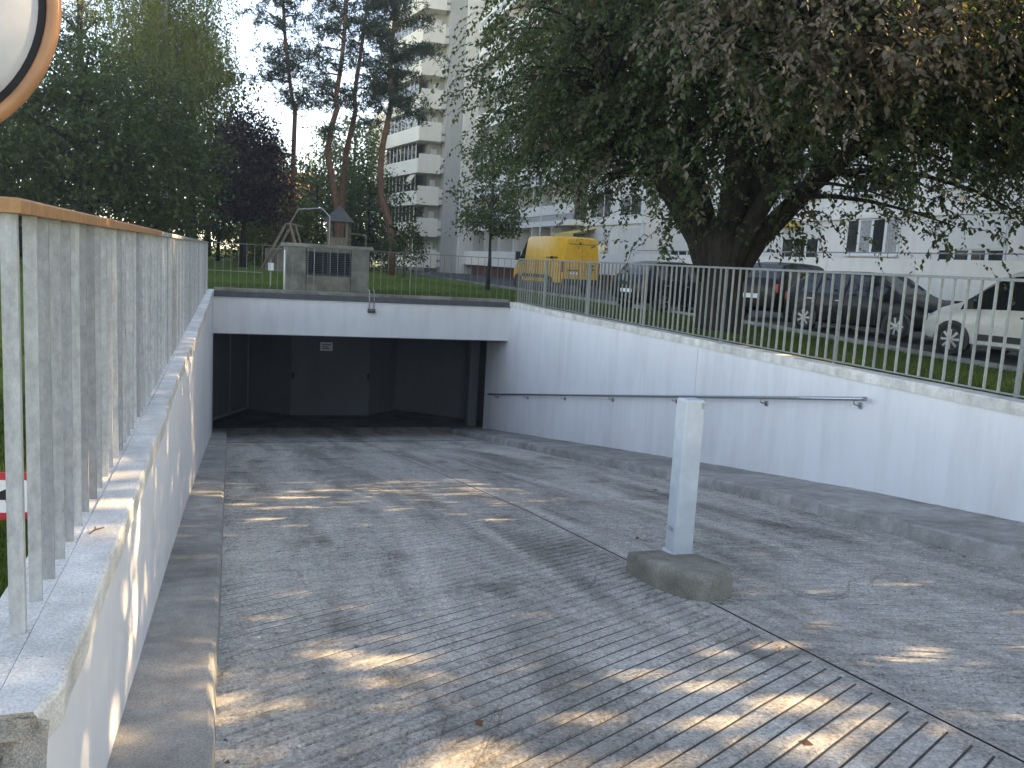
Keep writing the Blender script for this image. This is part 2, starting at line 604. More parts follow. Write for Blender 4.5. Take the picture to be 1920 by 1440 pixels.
# kerbs along the ramp: chipped edges
def kerb(name, xa, xb, side, seed, mat):
    """side=+1: the free edge is at xb; -1: at xa"""
    r = random.Random(seed)
    mb = MB()
    ys = []
    y = -7.9
    while y < 21.4:
        ys.append(y)
        y += .10 if 1.5 < y < 10 else .22
    rows = []
    chip = 0
    for y in ys:
        chip = chip * .72 + max(0, r.gauss(-.008, .012)) * (3.2 if side < 0 else .7)
        xe = (xb if side > 0 else xa)
        xi = (xa if side > 0 else xb)
        zt = zk(y) + r.uniform(-.0025, .0025)
        e = xe - side * min(.06, chip)
        rows.append([(xi, y, zt), (e - side * .02, y, zt - .001), (e, y, zt - .016 - min(.05, chip) * .5), (xe + side * .006, y, zr(y) - .06)])
    for row in rows:
        mb.v += row
    for a in range(len(rows) - 1):
        for i in range(3):
            q = (a * 4 + i, a * 4 + i + 1, a * 4 + i + 5, a * 4 + i + 4)
            mb.f.append(q if side > 0 else q[::-1]); mb.m.append(0)
    mb.f.append(tuple((len(rows) - 1) * 4 + i for i in range(4))); mb.m.append(0)
    return struct(mb.build(name, mat, smooth=False))
kerb('kerb', XWL - .02, -.035, 1, 11, M['kerb'])
kerb('footway', 5.38, XWR + .02, -1, 12, M['kerb'])

# ------------------------------------------------------------------ retaining walls and copings
# left wall
lw = thing('retaining_wall', 'white painted retaining wall with pale concrete coping left of the ramp', 'wall')
mb = MB()
mb.box(-.545, XWL, 1.15, 20.45, -5.0, ZC - .085)
mb.build('wall_face', M['white_wall'], lw)
r = random.Random(5)
y = 1.84
first = True
while y < 20.1:
    L = min(r.uniform(1.55, 2.0), 20.44 - y)
    if 20.44 - (y + L) < .5:
        L = 20.44 - y
    dx = r.uniform(-.012, .012)
    mb = MB()
    n = max(3, int(L / .12))
    rows = []
    for i in range(n + 1):
        yy = y + .003 + (L - .006) * i / n
        w = r.uniform(-.003, .003)
        if first and i == 0:
            w -= .03
        xe = -.335 + dx + w
        rows.append([(-.445, yy, ZC - .09), (-.445, yy, ZC + dx * .2), (xe - .008, yy, ZC + dx * .2 + r.uniform(-.0015, .0015)), (xe, yy, ZC - .010), (xe - .004, yy, ZC - .088)])
    for row in rows:
        mb.v += row
    for a in range(n):
        for i in range(5):
            j = (i + 1) % 5
            mb.f.append((a * 5 + i, a * 5 + j, a * 5 + 5 + j, a * 5 + 5 + i)[::-1]); mb.m.append(0)
    mb.f.append((0, 1, 2, 3, 4)); mb.m.append(1 if first else 0)
    mb.f.append(tuple(n * 5 + i for i in (4, 3, 2, 1, 0))); mb.m.append(0)
    mb.build('coping_stone', [M['coping'], M['raw_break']], lw)
    first = False
    y += L
# footing strip in which the bars stand
mb = MB()
mb.box(-.565, -.449, 1.9, 20.44, ZC - .3, ZC - .004)
mb.build('bar_footing', M['coping'], lw)
# ragged broken end
mb = MB()
pts = []
r = random.Random(21)
nx, nz = 9, 4
for j in range(nz + 1):
    for i in range(nx + 1):
        pts.append((-.57 + .24 * i / nx, 1.84 + r.uniform(-.035, .02) - .05 * j / nz, ZC - .006 - .088 * j / nz + (r.uniform(-.008, .008) if 0 < j < nz else 0)))
for j in range(nz):
    for i in range(nx):
        a = j * (nx + 1) + i
        mb.f.append((a, a + nx + 1, a + nx + 2, a + 1)); mb.m.append(0)
mb.v = pts
mb.build('broken_end', M['raw_break'], lw)

# right wall in two lengths with an open joint
rw = thing('retaining_wall', 'long white painted wall with handrail on the right of the ramp', 'wall')
for a, b in ((-7.5, 11.152), (11.163, 22.0)):
    mb = MB()
    mb.box(XWR, 6.72, a, b, -5.0, -1.052)
    mb.build('wall_panel', M['white_wall'], rw)
mb = MB()
mb.box(XWR + .03, 6.70, 11.14, 11.175, -4.9, -1.06)
mb.build('joint_seal', M['dark_recess'], rw)
r = random.Random(6)
y = -7.5
while y < 20.1:
    L = min(2.4, 20.16 - y)
    mb = MB()
    n = int(L / .15) + 1
    dz = r.uniform(-.003, .003)
    rows = []
    for i in range(n + 1):
        yy = y + .003 + (L - .006) * i / n
        rows.append([(6.60, yy, -1.05), (6.384, yy, -1.05), (6.380 + r.uniform(0, .003), yy, ZC - .012), (6.392, yy, ZC + dz + r.uniform(-.002, .002)), (6.60, yy, ZC + dz)])
    for row in rows:
        mb.v += row
    for a in range(n):
        for i in range(5):
            j = (i + 1) % 5
            mb.f.append((a * 5 + i, a * 5 + j, a * 5 + 5 + j, a * 5 + 5 + i)[::-1]); mb.m.append(0)
    mb.f.append((0, 1, 2, 3, 4)); mb.m.append(0)
    mb.f.append(tuple(n * 5 + i for i in (4, 3, 2, 1, 0))); mb.m.append(0)
    mb.build('coping_stone', M['coping'], rw)
    y += L

# lintel over the entrance
pt = thing('garage_portal', 'white lintel with grey concrete edge above the dark garage entrance', 'garage entrance', (3, YP, -1))
for nm, m_, d in (('lintel', 'white_wall', (XWL + .001, XWR - .001, YP, YP + .32, -1.88, -1.082)),
                  ('drip_edge', 'flashing', (XWL + .003, XWR - .003, YP - .045, YP + .36, -1.08, -.957)),
                  ('edge_coping', 'old_concrete', (-.33, 6.372, YP - .06, YP + .352, -.955, -.895))):
    mb = MB()
    x0, x1, y0, y1, z0, z1 = d
    mb.box(x0 - 3, x1 - 3, y0 - YP, y1 - YP, z0 + 1, z1 + 1)
    mb.build(nm, M[m_], pt)

# garage interior
gr = thing('garage_interior', 'dark underground garage room with angled grey walls behind the entrance', 'garage')
mb = MB()
poly = [(-2.6, 20.52), (-2.6, 26.4), (.55, 26.02), (1.66, 25.1), (3.84, 25.1), (4.78, 26.05), (7.2, 24.0), (9.4, 23.4), (9.4, 20.52)]
zc_, zf_ = -1.93, -4.75
for i in range(len(poly) - 1):
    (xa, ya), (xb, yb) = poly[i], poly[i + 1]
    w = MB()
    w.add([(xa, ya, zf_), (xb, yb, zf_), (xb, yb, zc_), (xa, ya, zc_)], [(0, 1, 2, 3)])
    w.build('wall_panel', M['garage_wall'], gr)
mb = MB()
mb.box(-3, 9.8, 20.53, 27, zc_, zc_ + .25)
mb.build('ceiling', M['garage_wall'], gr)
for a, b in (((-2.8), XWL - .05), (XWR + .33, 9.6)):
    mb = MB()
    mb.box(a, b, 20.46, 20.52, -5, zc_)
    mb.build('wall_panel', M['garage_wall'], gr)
mb = MB()
mb.bevbox(6.30, 6.56, 23.2, 23.5, -4.7, -1.93, .01)
mb.build('column', M['garage_wall'], gr)
for x in (1.70, 3.80):
    mb = MB()
    mb.bevbox(x - .035, x + .035, 25.03, 25.095, -3.55, -3.38, .008)
    mb.build('switch_box', M['black_plastic'], gr)
ps = thing('wall_plate', 'small pale notice plate on the dark inner garage wall', 'sign', (2.6, 25.05, -2.63))
mb = MB()
mb.box(-.17, .17, -.008, .03, -.12, .12)
mb.build('plate', M['sign_white'], ps)
for i, (w0, w1, zz) in enumerate(((-.12, .12, .05), (-.12, .05, -.01), (-.12, .10, -.06))):
    mb = MB()
    mb.box(w0, w1, -.0105, -.0085, zz - .012, zz + .012)
    mb.build('text_line', M['flashing'], ps)
gt = thing('folded_gate', 'folded steel gate frame standing open inside the garage on the left', 'gate')
A, B = Vector((-.44, 24.0, 0)), Vector((.52, 25.95, 0))
for nm, t0, t1, z0, z1 in (('frame_post', .0, .03, -4.55, -2.0), ('frame_post', .45, .475, -4.55, -2.0), ('frame_post', .965, 1.0, -4.55, -2.0),
                            ('frame_rail', .03, .965, -4.55, -4.50), ('frame_rail', .03, .965, -2.05, -2.0), ('panel', .03, .965, -4.49, -2.06)):
    p, q = A.lerp(B, t0), A.lerp(B, t1)
    n = (B - A).cross(Vector((0, 0, 1))).normalized() * (.03 if nm != 'panel' else .006)
    mb = MB()
    mb.hexa([(p - n) + Vector((0, 0, z0)), (p + n) + Vector((0, 0, z0)), (q + n) + Vector((0, 0, z0)), (q - n) + Vector((0, 0, z0)),
             (p - n) + Vector((0, 0, z1)), (p + n) + Vector((0, 0, z1)), (q + n) + Vector((0, 0, z1)), (q - n) + Vector((0, 0, z1))])
    mb.build(nm, M['galvanised' if nm != 'panel' else 'garage_wall'], gt)

# lamp box with two conduits on the lintel
lb = thing('lamp_box', 'small grey box hung on two conduits from the lintel', 'lamp', (3.08, YP - .06, -1.27))
for dx in (-.055, .055):
    mb = MB()
    mb.tube([(dx, .0, .02), (dx, 0, .40), (dx, .08, .46), (dx, .2, .47)], .012, 8)
    mb.build('conduit', M['galvanised'], lb, True)
mb = MB()
mb.bevbox(-.085, .085, -.06, .06, -.05, .045, .012)
mb.build('housing', M['flashing'], lb)
for dx in (-.04, .04):
    mb = MB()
    mb.lathe([(.028, -.01), (.028, .004), (.0, .006)], (dx, -.058, 0), (0, -1, 0), 12)
    mb.build('lens', M['car_glass'], lb)

# ------------------------------------------------------------------ fences
def bar_mesh(w, d, h, mat, n='bar'):
    mb = MB()
    mb.box(-w / 2, w / 2, -d / 2, d / 2, 0, h)
    return mb.mesh(n, mat)
def fence(label, a, b, zb, H, pitch, bw, bd, posts, post_w, mat, rail_mat, rail=(.05, .022), low=None, first=None, foot=0, post_mat=None, post_foot=0):
    """a,b ends in plan; bars along the way, posts at given distances from a"""
    a, b = Vector((*a, 0)), Vector((*b, 0))
    u = (b - a).normalized()
    L = (b - a).length
    ang = math.atan2(u.y, u.x)
    root = thing('railing', label, 'railing', (a.x, a.y, zb), ang)
    bm_ = bar_mesh(bd, bw, H - foot, mat)
    pm_ = bar_mesh(post_w[0], post_w[1], H + post_foot, post_mat or mat, 'post')
    s = first if first is not None else pitch * .5
    k = 0
    rr = random.Random(int(L * 100))
    while s < L:
        if all(abs(s - q) > pitch * .35 for q in posts):
            o = put('bar', bm_, root, (s, rr.uniform(-.002, .002), foot), rr.uniform(-.03, .03))
            o.rotation_euler = (rr.uniform(-.003, .003), rr.uniform(-.003, .003), rr.uniform(-.04, .04))
        s += pitch
    for q in posts:
        put('post', pm_, root, (q, 0, -post_foot))
    mb = MB()
    mb.bevbox(-.02, L, -rail[0] / 2, rail[0] / 2, H + .0005, H + rail[1], .004)
    mb.build('top_rail', rail_mat, root)
    if low:
        mb = MB()
        mb.box(0, L, -bw / 2 - .004, bw / 2 + .004, low, low + .012)
        mb.build('bottom_rail', mat, root)
    return root
H = 1.03
fl = fence('galvanised flat bar railing with rusty, sunlight-coloured top rail on the left wall', (-.475, 2.26), (-.475, 20.2), ZC - .03, H - .012, .165, .031, .010,
           [.0], (.022, .034), M['galvanised'], M['galv_pale'], (.055, .03), first=.2, post_mat=M['galv_pale'])
# first length of the rail: added strip with sunlight put into its rusty orange
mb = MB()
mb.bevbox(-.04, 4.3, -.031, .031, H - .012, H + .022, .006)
mb.build('sunlit_rail_strip', M['sunlit_rust'], fl)
fence('pale grey bar railing on the lawn above the right wall', (6.66, 1.0), (6.66, 20.45), -.975, H + .02, .165, .026, .014,
      [.05, 2.5, 5.0, 7.5, 10.0, 12.5, 15.0, 17.5, 19.4], (.034, .034), M['fence_paint'], M['thin_rail'], (.04, .028), low=.045, foot=.05, post_foot=.1)
fence('thin dark wire bar railing on the lawn over the garage entrance', (-.40, 20.42), (6.64, 20.42), -.96, H, .165, .009, .009,
      [2.2, 4.4], (.018, .018), M['thin_rail'], M['thin_rail'], (.026, .014))

# handrail on the right wall
hr = thing('handrail', 'brushed steel handrail on brackets along the right wall', 'handrail')
P0, P1 = Vector((6.30, 7.50, -1.205)), Vector((6.30, 21.3, -3.36))
mb = MB()
n = 12
mb.tube([P0.lerp(P1, i / n) for i in range(n + 1)], .021, 12)
mb.build('rail_tube', M['stainless'], hr, True)
mb = MB()
mb.lathe([(.024, -.006), (.024, .012), (.0, .014)], P0, (P0 - P1).normalized(), 12)
mb.build('end_cap', M['stainless'], hr)
for t in (.012, .135, .30, .465, .63, .795, .96):
    p = P0.lerp(P1, t)
    mb = MB()
    mb.tube([p + Vector((0, 0, -.02)), p + Vector((.01, 0, -.06)), p + Vector((.06, 0, -.075)), p + Vector((.095, 0, -.075))], .0075, 8)
    br = mb.build('bracket', M['stainless'], hr, True)
    mb = MB()
    mb.lathe([(.0, -.012), (.033, -.012), (.036, -.006), (.036, .004)], p + Vector((.096, 0, -.075)), (1, 0, 0), 16)
    mb.build('wall_plate', M['stainless'], br)

# ------------------------------------------------------------------ post on its stone island
bs = thing('barrier_post', 'pale blue grey steel post on a rounded concrete block between the lanes', 'post', (2.8, 5.0, zr(5.0)))
out = [(2.55, 5.15), (2.552, 4.82), (2.575, 4.58), (2.63, 4.44), (2.715, 4.365), (2.82, 4.37), (2.91, 4.43), (2.963, 4.53), (2.985, 4.67), (2.965, 5.15)]
mb = MB()
def rr_(k, zz):
    cx, cy = 2.76, 4.85
    return [(cx + (x - cx) * k - 2.8, cy + (y - cy) * k - 5.0, zr(y) - zr(5.0) + zz) for x, y in out]
rings = [rr_(1.0, -.05), rr_(1.0, .10), rr_(.985, .13), rr_(.95, .15), rr_(.88, .158)]
for q in rings:
    mb.v += q
nn = len(out)
for a in range(len(rings) - 1):
    for i in range(nn):
        j = (i + 1) % nn
        mb.f.append((a * nn + i, a * nn + j, (a + 1) * nn + j, (a + 1) * nn + i)); mb.m.append(0)
mb.f.append(tuple(range((len(rings) - 1) * nn, len(rings) * nn))); mb.m.append(0)
mb.build('stone_base', M['block_stone'], bs, True, 50)
mb = MB()
px, py = 2.865 - 2.8, 5.03 - 5.0
mb.bevbox(px - .07, px + .07, py - .07, py + .07, .13, 1.185, .012)
pp = mb.build('steel_post', M['post_paint'], bs)
mb = MB()
mb.box(px + .045, px + .075, py - .074, py - .0705, 1.13, 1.17)
mb.box(px - .074, px - .0705, py - .03, py + .03, .30, .33)
mb.build('hinge_tab', M['galvanised'], pp)
mb = MB()
mb.bevbox(px - .085, px + .085, py - .085, py + .085, .12, .163, .01)
mb.build('foot_plate', M['post_paint'], bs)

# ------------------------------------------------------------------ traffic mirror seen from behind
mr = thing('traffic_mirror', 'round traffic mirror with orange rim seen from behind at upper left', 'mirror', (-.735, 2.42, .525))
axm = Vector((.10, 1, -.12)).normalized()
mb = MB()
mb.lathe([(0, -.065), (.12, -.062), (.22, -.045), (.29, -.015), (.305, .0)], (0, 0, 0), axm, 64)
mb.build('back_shell', M['mirror_back'], mr, True)
mb = MB()
prof = [(.338 + .016 * math.cos(w), .004 + .016 * math.sin(w)) for w in [2 * math.pi * k / 14 for k in range(15)]]
mb.lathe(prof, (0, 0, 0), axm, 72)
mb.build('rim', M['orange_rim'], mr, True)
mb = MB()
mb.lathe([(.304, .0), (.318, .012), (.33, .01)], (0, 0, 0), axm, 64)
mb.build('rim_seal', M['rubber'], mr, True)
mb = MB()
mb.lathe([(.31, .02), (.2, .045), (.0, .06)], (0, 0, 0), axm, 48)
t_ = NT('mirror_face').set(.03, 1.0); t_.color((.85, .86, .87))
mb.build('mirror_face', t_.m, mr, True)
ax2 = axm.cross(Vector((0, 0, 1))).normalized(); ay2 = ax2.cross(axm)
for w in (R(42), R(138), R(222), R(318)):
    c = ax2 * math.cos(w) * .285 + ay2 * math.sin(w) * .285 - axm * .025
    mb = MB()
    mb.lathe([(0, .018), (.012, .018), (.014, .0), (.02, -.004)], c, -axm, 10)
    mb.build('clip_bolt', M['sunlit_rust'], mr)
mb = MB()
mb.tube([(0, -.06, 0), (-.2, -.1, 0), (-.52, .0, 0)], .02, 10)
mb.build('arm', M['galvanised'], mr, True)
mb = MB()
mb.tube([(-.55, .03, -1.55), (-.55, .03, .35)], .03, 12)
mb.build('pole', M['galvanised'], mr, True)

# small prohibition sign low on the grass behind the first post
sg = thing('dog_sign', 'small white sign with red border and black dog figure low behind the left railing', 'sign', (-.745, 3.25, -.872), R(-4))
def rrect(w, h, rad, n=5):
    o = []
    for cx, cy, a0 in ((w - rad, h - rad, 0), (-w + rad, h - rad, 90), (-w + rad, -h + rad, 180), (w - rad, -h + rad, 270)):
        for k in range(n + 1):
            a = R(a0 + 90 * k / n)
            o.append((cx + rad * math.cos(a), cy + rad * math.sin(a)))
    return o
def plate(poly, y0, y1):
    mb = MB()
    n = len(poly)
    mb.v = [(x, y0, z) for x, z in poly] + [(x, y1, z) for x, z in poly]
    mb.f = [tuple(range(n)), tuple(range(2 * n - 1, n - 1, -1))] + [(i, n + i, n + (i + 1) % n, (i + 1) % n) for i in range(n)]
    mb.m = [0] * len(mb.f)
    return mb
plate(rrect(.118, .082, .012), -.002, .004).build('border', M['sign_red'], sg)
plate(rrect(.100, .056, .006), -.0035, -.0022).build('face', M['sign_white'], sg)
dog = [(-.07, .012), (-.045, .022), (.02, .018), (.045, .030), (.055, .045), (.066, .040), (.085, .030), (.082, .018), (.062, .012), (.055, -.004), (.05, -.042), (.038, -.042), (.034, -.012),
       (-.025, -.010), (-.035, -.042), (-.048, -.042), (-.048, -.008), (-.060, .0), (-.085, .022), (-.09, .018)]
plate(dog, -.0045, -.0036).build('dog_figure', M['sign_black'], sg)
mb = MB()
mb.tube([(0, .012, -.3), (0, .012, .08)], .007, 6)
mb.build('stake', M['galvanised'], sg)

# ------------------------------------------------------------------ apartment block along the street
FL = 2.76                                     # storey height
ab = thing('apartment_block', 'long pale apartment block with balconies and roller shutters behind the street', 'building', (20, 45, -1.4))
def apart(name, mat, x0, x1, y0, y1, z0, z1, parent=None, bev=None):
    mb = MB()
    mb.box(x0 - 20, x1 - 20, y0 - 45, y1 - 45, z0 + 1.4, z1 + 1.4)
    return mb.build(name, mat, parent or ab)
YB0, YB1 = 9.6, 77.4
apart('wall', M['facade_grey'], 21.5, 33, YB0, 42.6, -1.5, 25.5)
apart('wall', M['facade'], 20.75, 33, 42.61, 51.0, -1.5, 25.5)
apart('wall', M['facade'], 21.5, 33, 51.01, YB1, -1.5, 25.5)
apart('plinth', M['brick_base'], 20.7, 21.48, YB0, YB1, -1.5, -.42)
apart('terrace_slab', M['dark_recess'], 20.16, 21.48, YB0, YB1, -.41, -.3)
# ground terrace parapet in panels
y = YB0
r = random.Random(8)
while y < YB1 - .5:
    L = min(4.2, YB1 - y)
    apart('parapet_panel', M['parapet'], 19.95, 20.14, y + .008, y + L - .008, -.40, .775)
    y += L
# thin rail over the parapet
mb = MB()
mb.tube([(.05, YB0 - 45, 2.36), (.05, 42 - 45, 2.36)], .022, 8)
for i in range(16):
    mb.tube([(.05, YB0 - 44 + i * 1.85, 2.17), (.05, YB0 - 44 + i * 1.85, 2.36)], .014, 6)
mb.build('terrace_rail', M['galv_pale'], ab, True)
# windows: frame, panes, shutter
def window(xw, y0, y1, z0, z1, npane, shut=0.0, sill=True, glass='window_glass', curtain=False):
    w = apart('window', M['white_plastic'], xw - .05, xw - .004, y0, y1, z0, z1)
    pw = (y1 - y0) / npane
    zt = z1 - (z1 - z0) * shut
    for i in range(npane):
        if zt - z0 > .15:
            apart('pane', M['curtain' if curtain and i % 2 == 0 else glass], xw - .056, xw - .0505, y0 + i * pw + .07, y0 + (i + 1) * pw - .07, z0 + .06, zt - .04, w)
    if shut > 0:
        s = apart('shutter', M['roller_shutter'], xw - .075, xw - .057, y0 + .04, y1 - .04, zt, z1 - .01, w)
    if sill:
        apart('sill', M['white_plastic'], xw - .16, xw - .051, y0 - .04, y1 + .04, z0 - .06, z0 - .005, w)
    return w
# street-side wall, right part (windows seen under the tree)
window(21.5, 20.35, 22.95, -.05, 2.2, 4, .46, False)
window(21.5, 24.75, 27.45, .95, 2.2, 4, 0, True, curtain=True)
apart('cornice', M['facade'], 21.38, 21.495, YB0, 42.58, 2.22, 2.34)
for (a, b, s) in ((29.0, 31.4, .3), (33.6, 36.2, .0), (38.4, 41.0, .55)):
    window(21.5, a, b, .1, 2.2, 3, s, False)
for k in range(1, 5):
    for (a, b) in ((14.6, 17.2), (20.3, 22.9), (24.8, 27.4), (29.2, 31.8), (33.6, 36.2), (38.2, 40.8)):
        window(21.5, a, b, .35 + k * FL, 2.15 + k * FL, 3, r.choice([0, 0, .35, .6, 1]), True)
# yellow box under the cornice beside the tree
apart('awning_box', M['awning_yellow'], 21.0, 21.4, 30.2, 31.4, 2.0, 2.18)
# middle part: closed bays with shutters
for k in range(0, 7):
    window(20.75, 43.2, 45.9, .1 + k * FL, 2.2 + k * FL, 2, .95 if k % 2 == 0 else .5, False)
    window(20.75, 47.2, 50.2, .1 + k * FL, 2.2 + k * FL, 3, .3, False)
    apart('floor_band', M['parapet'], 20.62, 20.746, 42.63, 50.98, 2.42 + k * FL, 2.78 + k * FL)
apart('corner_pipe', M['white_plastic'], 20.52, 20.60, 42.62, 42.70, -.3, 25)
apart('down_pipe', M['white_plastic'], 19.86, 19.94, 56.9, 57.0, .78, 25)
# balconies of the far part
for k in range(0, 9):
    zb = 2.48 + k * FL
    apart('balcony_slab', M['parapet'], 19.9, 21.49, 51.2, 75.6, zb, zb + .34)
    y = 51.2
    while y < 75:
        L = min(4.0, 75.6 - y)
        apart('balcony_parapet', M['parapet'], 19.9, 20.0, y + .01, y + L - .01, zb + .72, zb + 1.36)
        apart('balcony_infill', M['galv_pale'], 19.93, 19.97, y + .01, y + L - .01, zb + .345, zb + .70)
        y += L
for k in range(0, 8):
    y = 51.6
    while y < 75:
        window(21.5, y, y + 3.2, -.1 + k * FL, 2.1 + k * FL, 3, r.choice([0, 0, .4, .9]), False)
        apart('party_wall', M['facade'], 20.02, 21.48, y + 3.5, y + 3.6, -.3 + k * FL, 2.46 + k * FL)
        y += 4.0
aw = thing('awning', 'yellow sun awning above the yellow van', 'awning', (20, 50.8, 2.3))
mb = MB()
mb.hexa([(-.75, -1.6, -.42), (.72, -1.6, -.06), (.72, 1.4, -.06), (-.75, 1.4, -.42), (-.75, -1.6, -.40), (.72, -1.6, -.02), (.72, 1.4, -.02), (-.75, 1.4, -.40)])
mb.build('cloth', M['awning_yellow'], aw)
mb = MB()
mb.box(-.78, -.76, -1.6, 1.4, -.62, -.40)
mb.build('valance', M['awning_yellow'], aw)
for yy in (-1.5, 1.3):
    mb = MB()
    mb.tube([(-.7, yy, -.44), (.0, yy, -.3), (.72, yy, -.25)], .02, 6)
    mb.build('arm', M['galvanised'], aw)

# ------------------------------------------------------------------ tower end with stacked corner balconies
tw = thing('tower_block', 'tall cream tower with stacked corner balconies and a grey concrete pier', 'building', (16, 80, -1.4))
def tpart(name, mat, poly, z0, z1, parent=None):
    mb = MB()
    mb.prism([(x - 16, y - 80) for x, y in poly], z0 + 1.4, z1 + 1.4)
    return mb.build(name, mat, parent or tw)
def rect(x0, x1, y0, y1):
    return [(x0, y0), (x1, y0), (x1, y1), (x0, y1)]
ud = Vector((-.165, .986))                    # the outer face drifts left as it recedes
un = Vector((.986, .165))
def along(s, o):
    p = Vector((15.62, 78.0)) + ud * s + un * o
    return (p.x, p.y)
tpart('pier', M['pier'], rect(17.95, 19.38, 78.0, 80.4), -1.5, 27)
tpart('core', M['pier'], [along(1.6, 1.5), (17.9, 79.6), (24, 80.2), (24, 96), along(13, 1.5)], -1.5, 27)
tpart('link_wall', M['facade'], rect(19.4, 21.5, 77.42, 80.1), -1.5, 27)
for k in range(-1, 9):
    zb = 1.86 + k * FL
    # front box, side parapet, small balcony next to the pier, slab
    fb = tpart('balcony_front', M['tower_white'], [along(0, 0), (17.55, 77.93), (17.55, 78.07), along(.14, .14)], zb, zb + 1.62)
    sp = tpart('balcony_side', M['tower_white'], [along(.16, 0), along(.16, .14), along(10, .14), along(10, 0)], zb, zb + 1.24)
    tpart('balcony_slab', M['tower_white'], [along(.17, .15), (17.55, 78.09), (17.9, 79.55), along(1.7, 1.6), along(10, 1.6), along(10, .15)], zb + .02, zb + .24)
    tpart('step_balcony', M['parapet'], [(17.56, 78.25), (17.94, 78.2), (17.94, 78.3), (17.56, 78.35)], zb + .1, zb + .55)
    tpart('step_balcony', M['parapet'], [(17.56, 78.25), (17.94, 78.2), (17.94, 78.3), (17.56, 78.35)], zb + .75, zb + 1.45)
    # window band above the side parapet
    bd = tpart('window_band', M['dark_recess'], [along(2.2, .62), along(2.2, .68), along(10, .68), along(10, .62)], zb + 1.05, zb + FL)
    for i in range(8):
        w = tpart('window', M['tower_white'], [along(2.2 + i, .55), along(2.2 + i, .61), along(2.32 + i, .61), along(2.32 + i, .55)], zb + 1.05, zb + FL - .02)
        tpart('pane', M['window_glass'], [along(2.33 + i, .58), along(2.33 + i, .60), along(3.19 + i, .60), along(3.19 + i, .58)], zb + 1.3, zb + FL - .1, w)
    # recess behind the front box: door and pier
    tpart('door', M['white_plastic'], [(16.95, 79.32), (17.5, 79.45), (17.5, 79.5), (16.95, 79.37)], zb + .26, zb + 2.3)
    if k == 1:
        mb = MB()
        a, b, c = along(2.4, .1), along(.9, .1), along(2.4, -.5)
        mb.add([(a[0] - 16, a[1] - 80, zb + 4.05), (b[0] - 16, b[1] - 80, zb + 4.05), (b[0] - 16.55, b[1] - 80.1, zb + 3.2), (a[0] - 16.55, a[1] - 80.1, zb + 3.2)], [(0, 1, 2, 3)])
        mb.build('sun_blind', M['awning_cream'], tw)
# far pale building glimpsed between pines, and a red roof
fb_ = thing('far_building', 'far beige building glimpsed between the pine trunks', 'building', (27, 128, -1.4))
mb = MB(); mb.box(-7, 8, 0, 12, 0, 20.5); mb.build('wall', M['facade'], fb_)
mb = MB(); mb.box(-7.3, 8.3, -.3, 12.3, 20.51, 21.2); mb.build('roof_edge', M['parapet'], fb_)
for k in range(6):
    for i in range(5):
        mb = MB(); mb.box(-6 + i * 2.9, -4.4 + i * 2.9, -.05, -.004, 2 + k * 3.1, 3.6 + k * 3.1)
        mb.build('window', M['window_glass'], fb_)
hs = thing('house', 'small house with red tiled roof glimpsed behind the pines', 'house', (5.5, 104, -1))
mb = MB(); mb.box(-4, 4, 0, 7, 0, 7.0); mb.build('wall', M['facade'], hs)
mb = MB(); mb.add([(-4.5, -.5, 6.9), (4.5, -.5, 6.9), (4.5, 7.5, 6.9), (-4.5, 7.5, 6.9), (-4.5, 3.5, 10), (4.5, 3.5, 10)], [(0, 1, 5, 4), (2, 3, 4, 5), (0, 4, 3), (1, 2, 5), (0, 3, 2, 1)])
mb.build('roof', M['roof_red'], hs)
for i in range(3):
    mb = MB(); mb.box(-3 + i * 2.4, -1.8 + i * 2.4, -.05, -.004, 3.6, 5.2); mb.build('window', M['window_glass'], hs)
vl = thing('villa', 'white villa partly hidden behind trees at the far left edge', 'house', (-16.5, 43, -1), R(-8))
mb = MB(); mb.box(-7, 2.5, 0, 9, 0, 7.2); mb.build('wall', M['parapet'], vl)
mb = MB(); mb.add([(-7.6, -.6, 7.1), (3.1, -.6, 7.1), (3.1, 9.6, 7.1), (-7.6, 9.6, 7.1), (-5, 4.5, 9.6), (.5, 4.5, 9.6)], [(0, 1, 5, 4), (1, 2, 5), (2, 3, 4, 5), (3, 0, 4), (0, 3, 2, 1)])
mb.build('roof', M['roof_timber'], vl)
for zz in (1.2, 4.2):
    for i in range(3):
        mb = MB(); mb.box(-5.6 + i * 2.7, -4.2 + i * 2.7, -.06, -.004, zz, zz + 1.6); w = mb.build('window', M['white_plastic'], vl)
        mb = MB(); mb.box(-5.5 + i * 2.7, -4.3 + i * 2.7, -.07, -.0605, zz + .1, zz + 1.5); mb.build('pane', M['window_glass'], w)

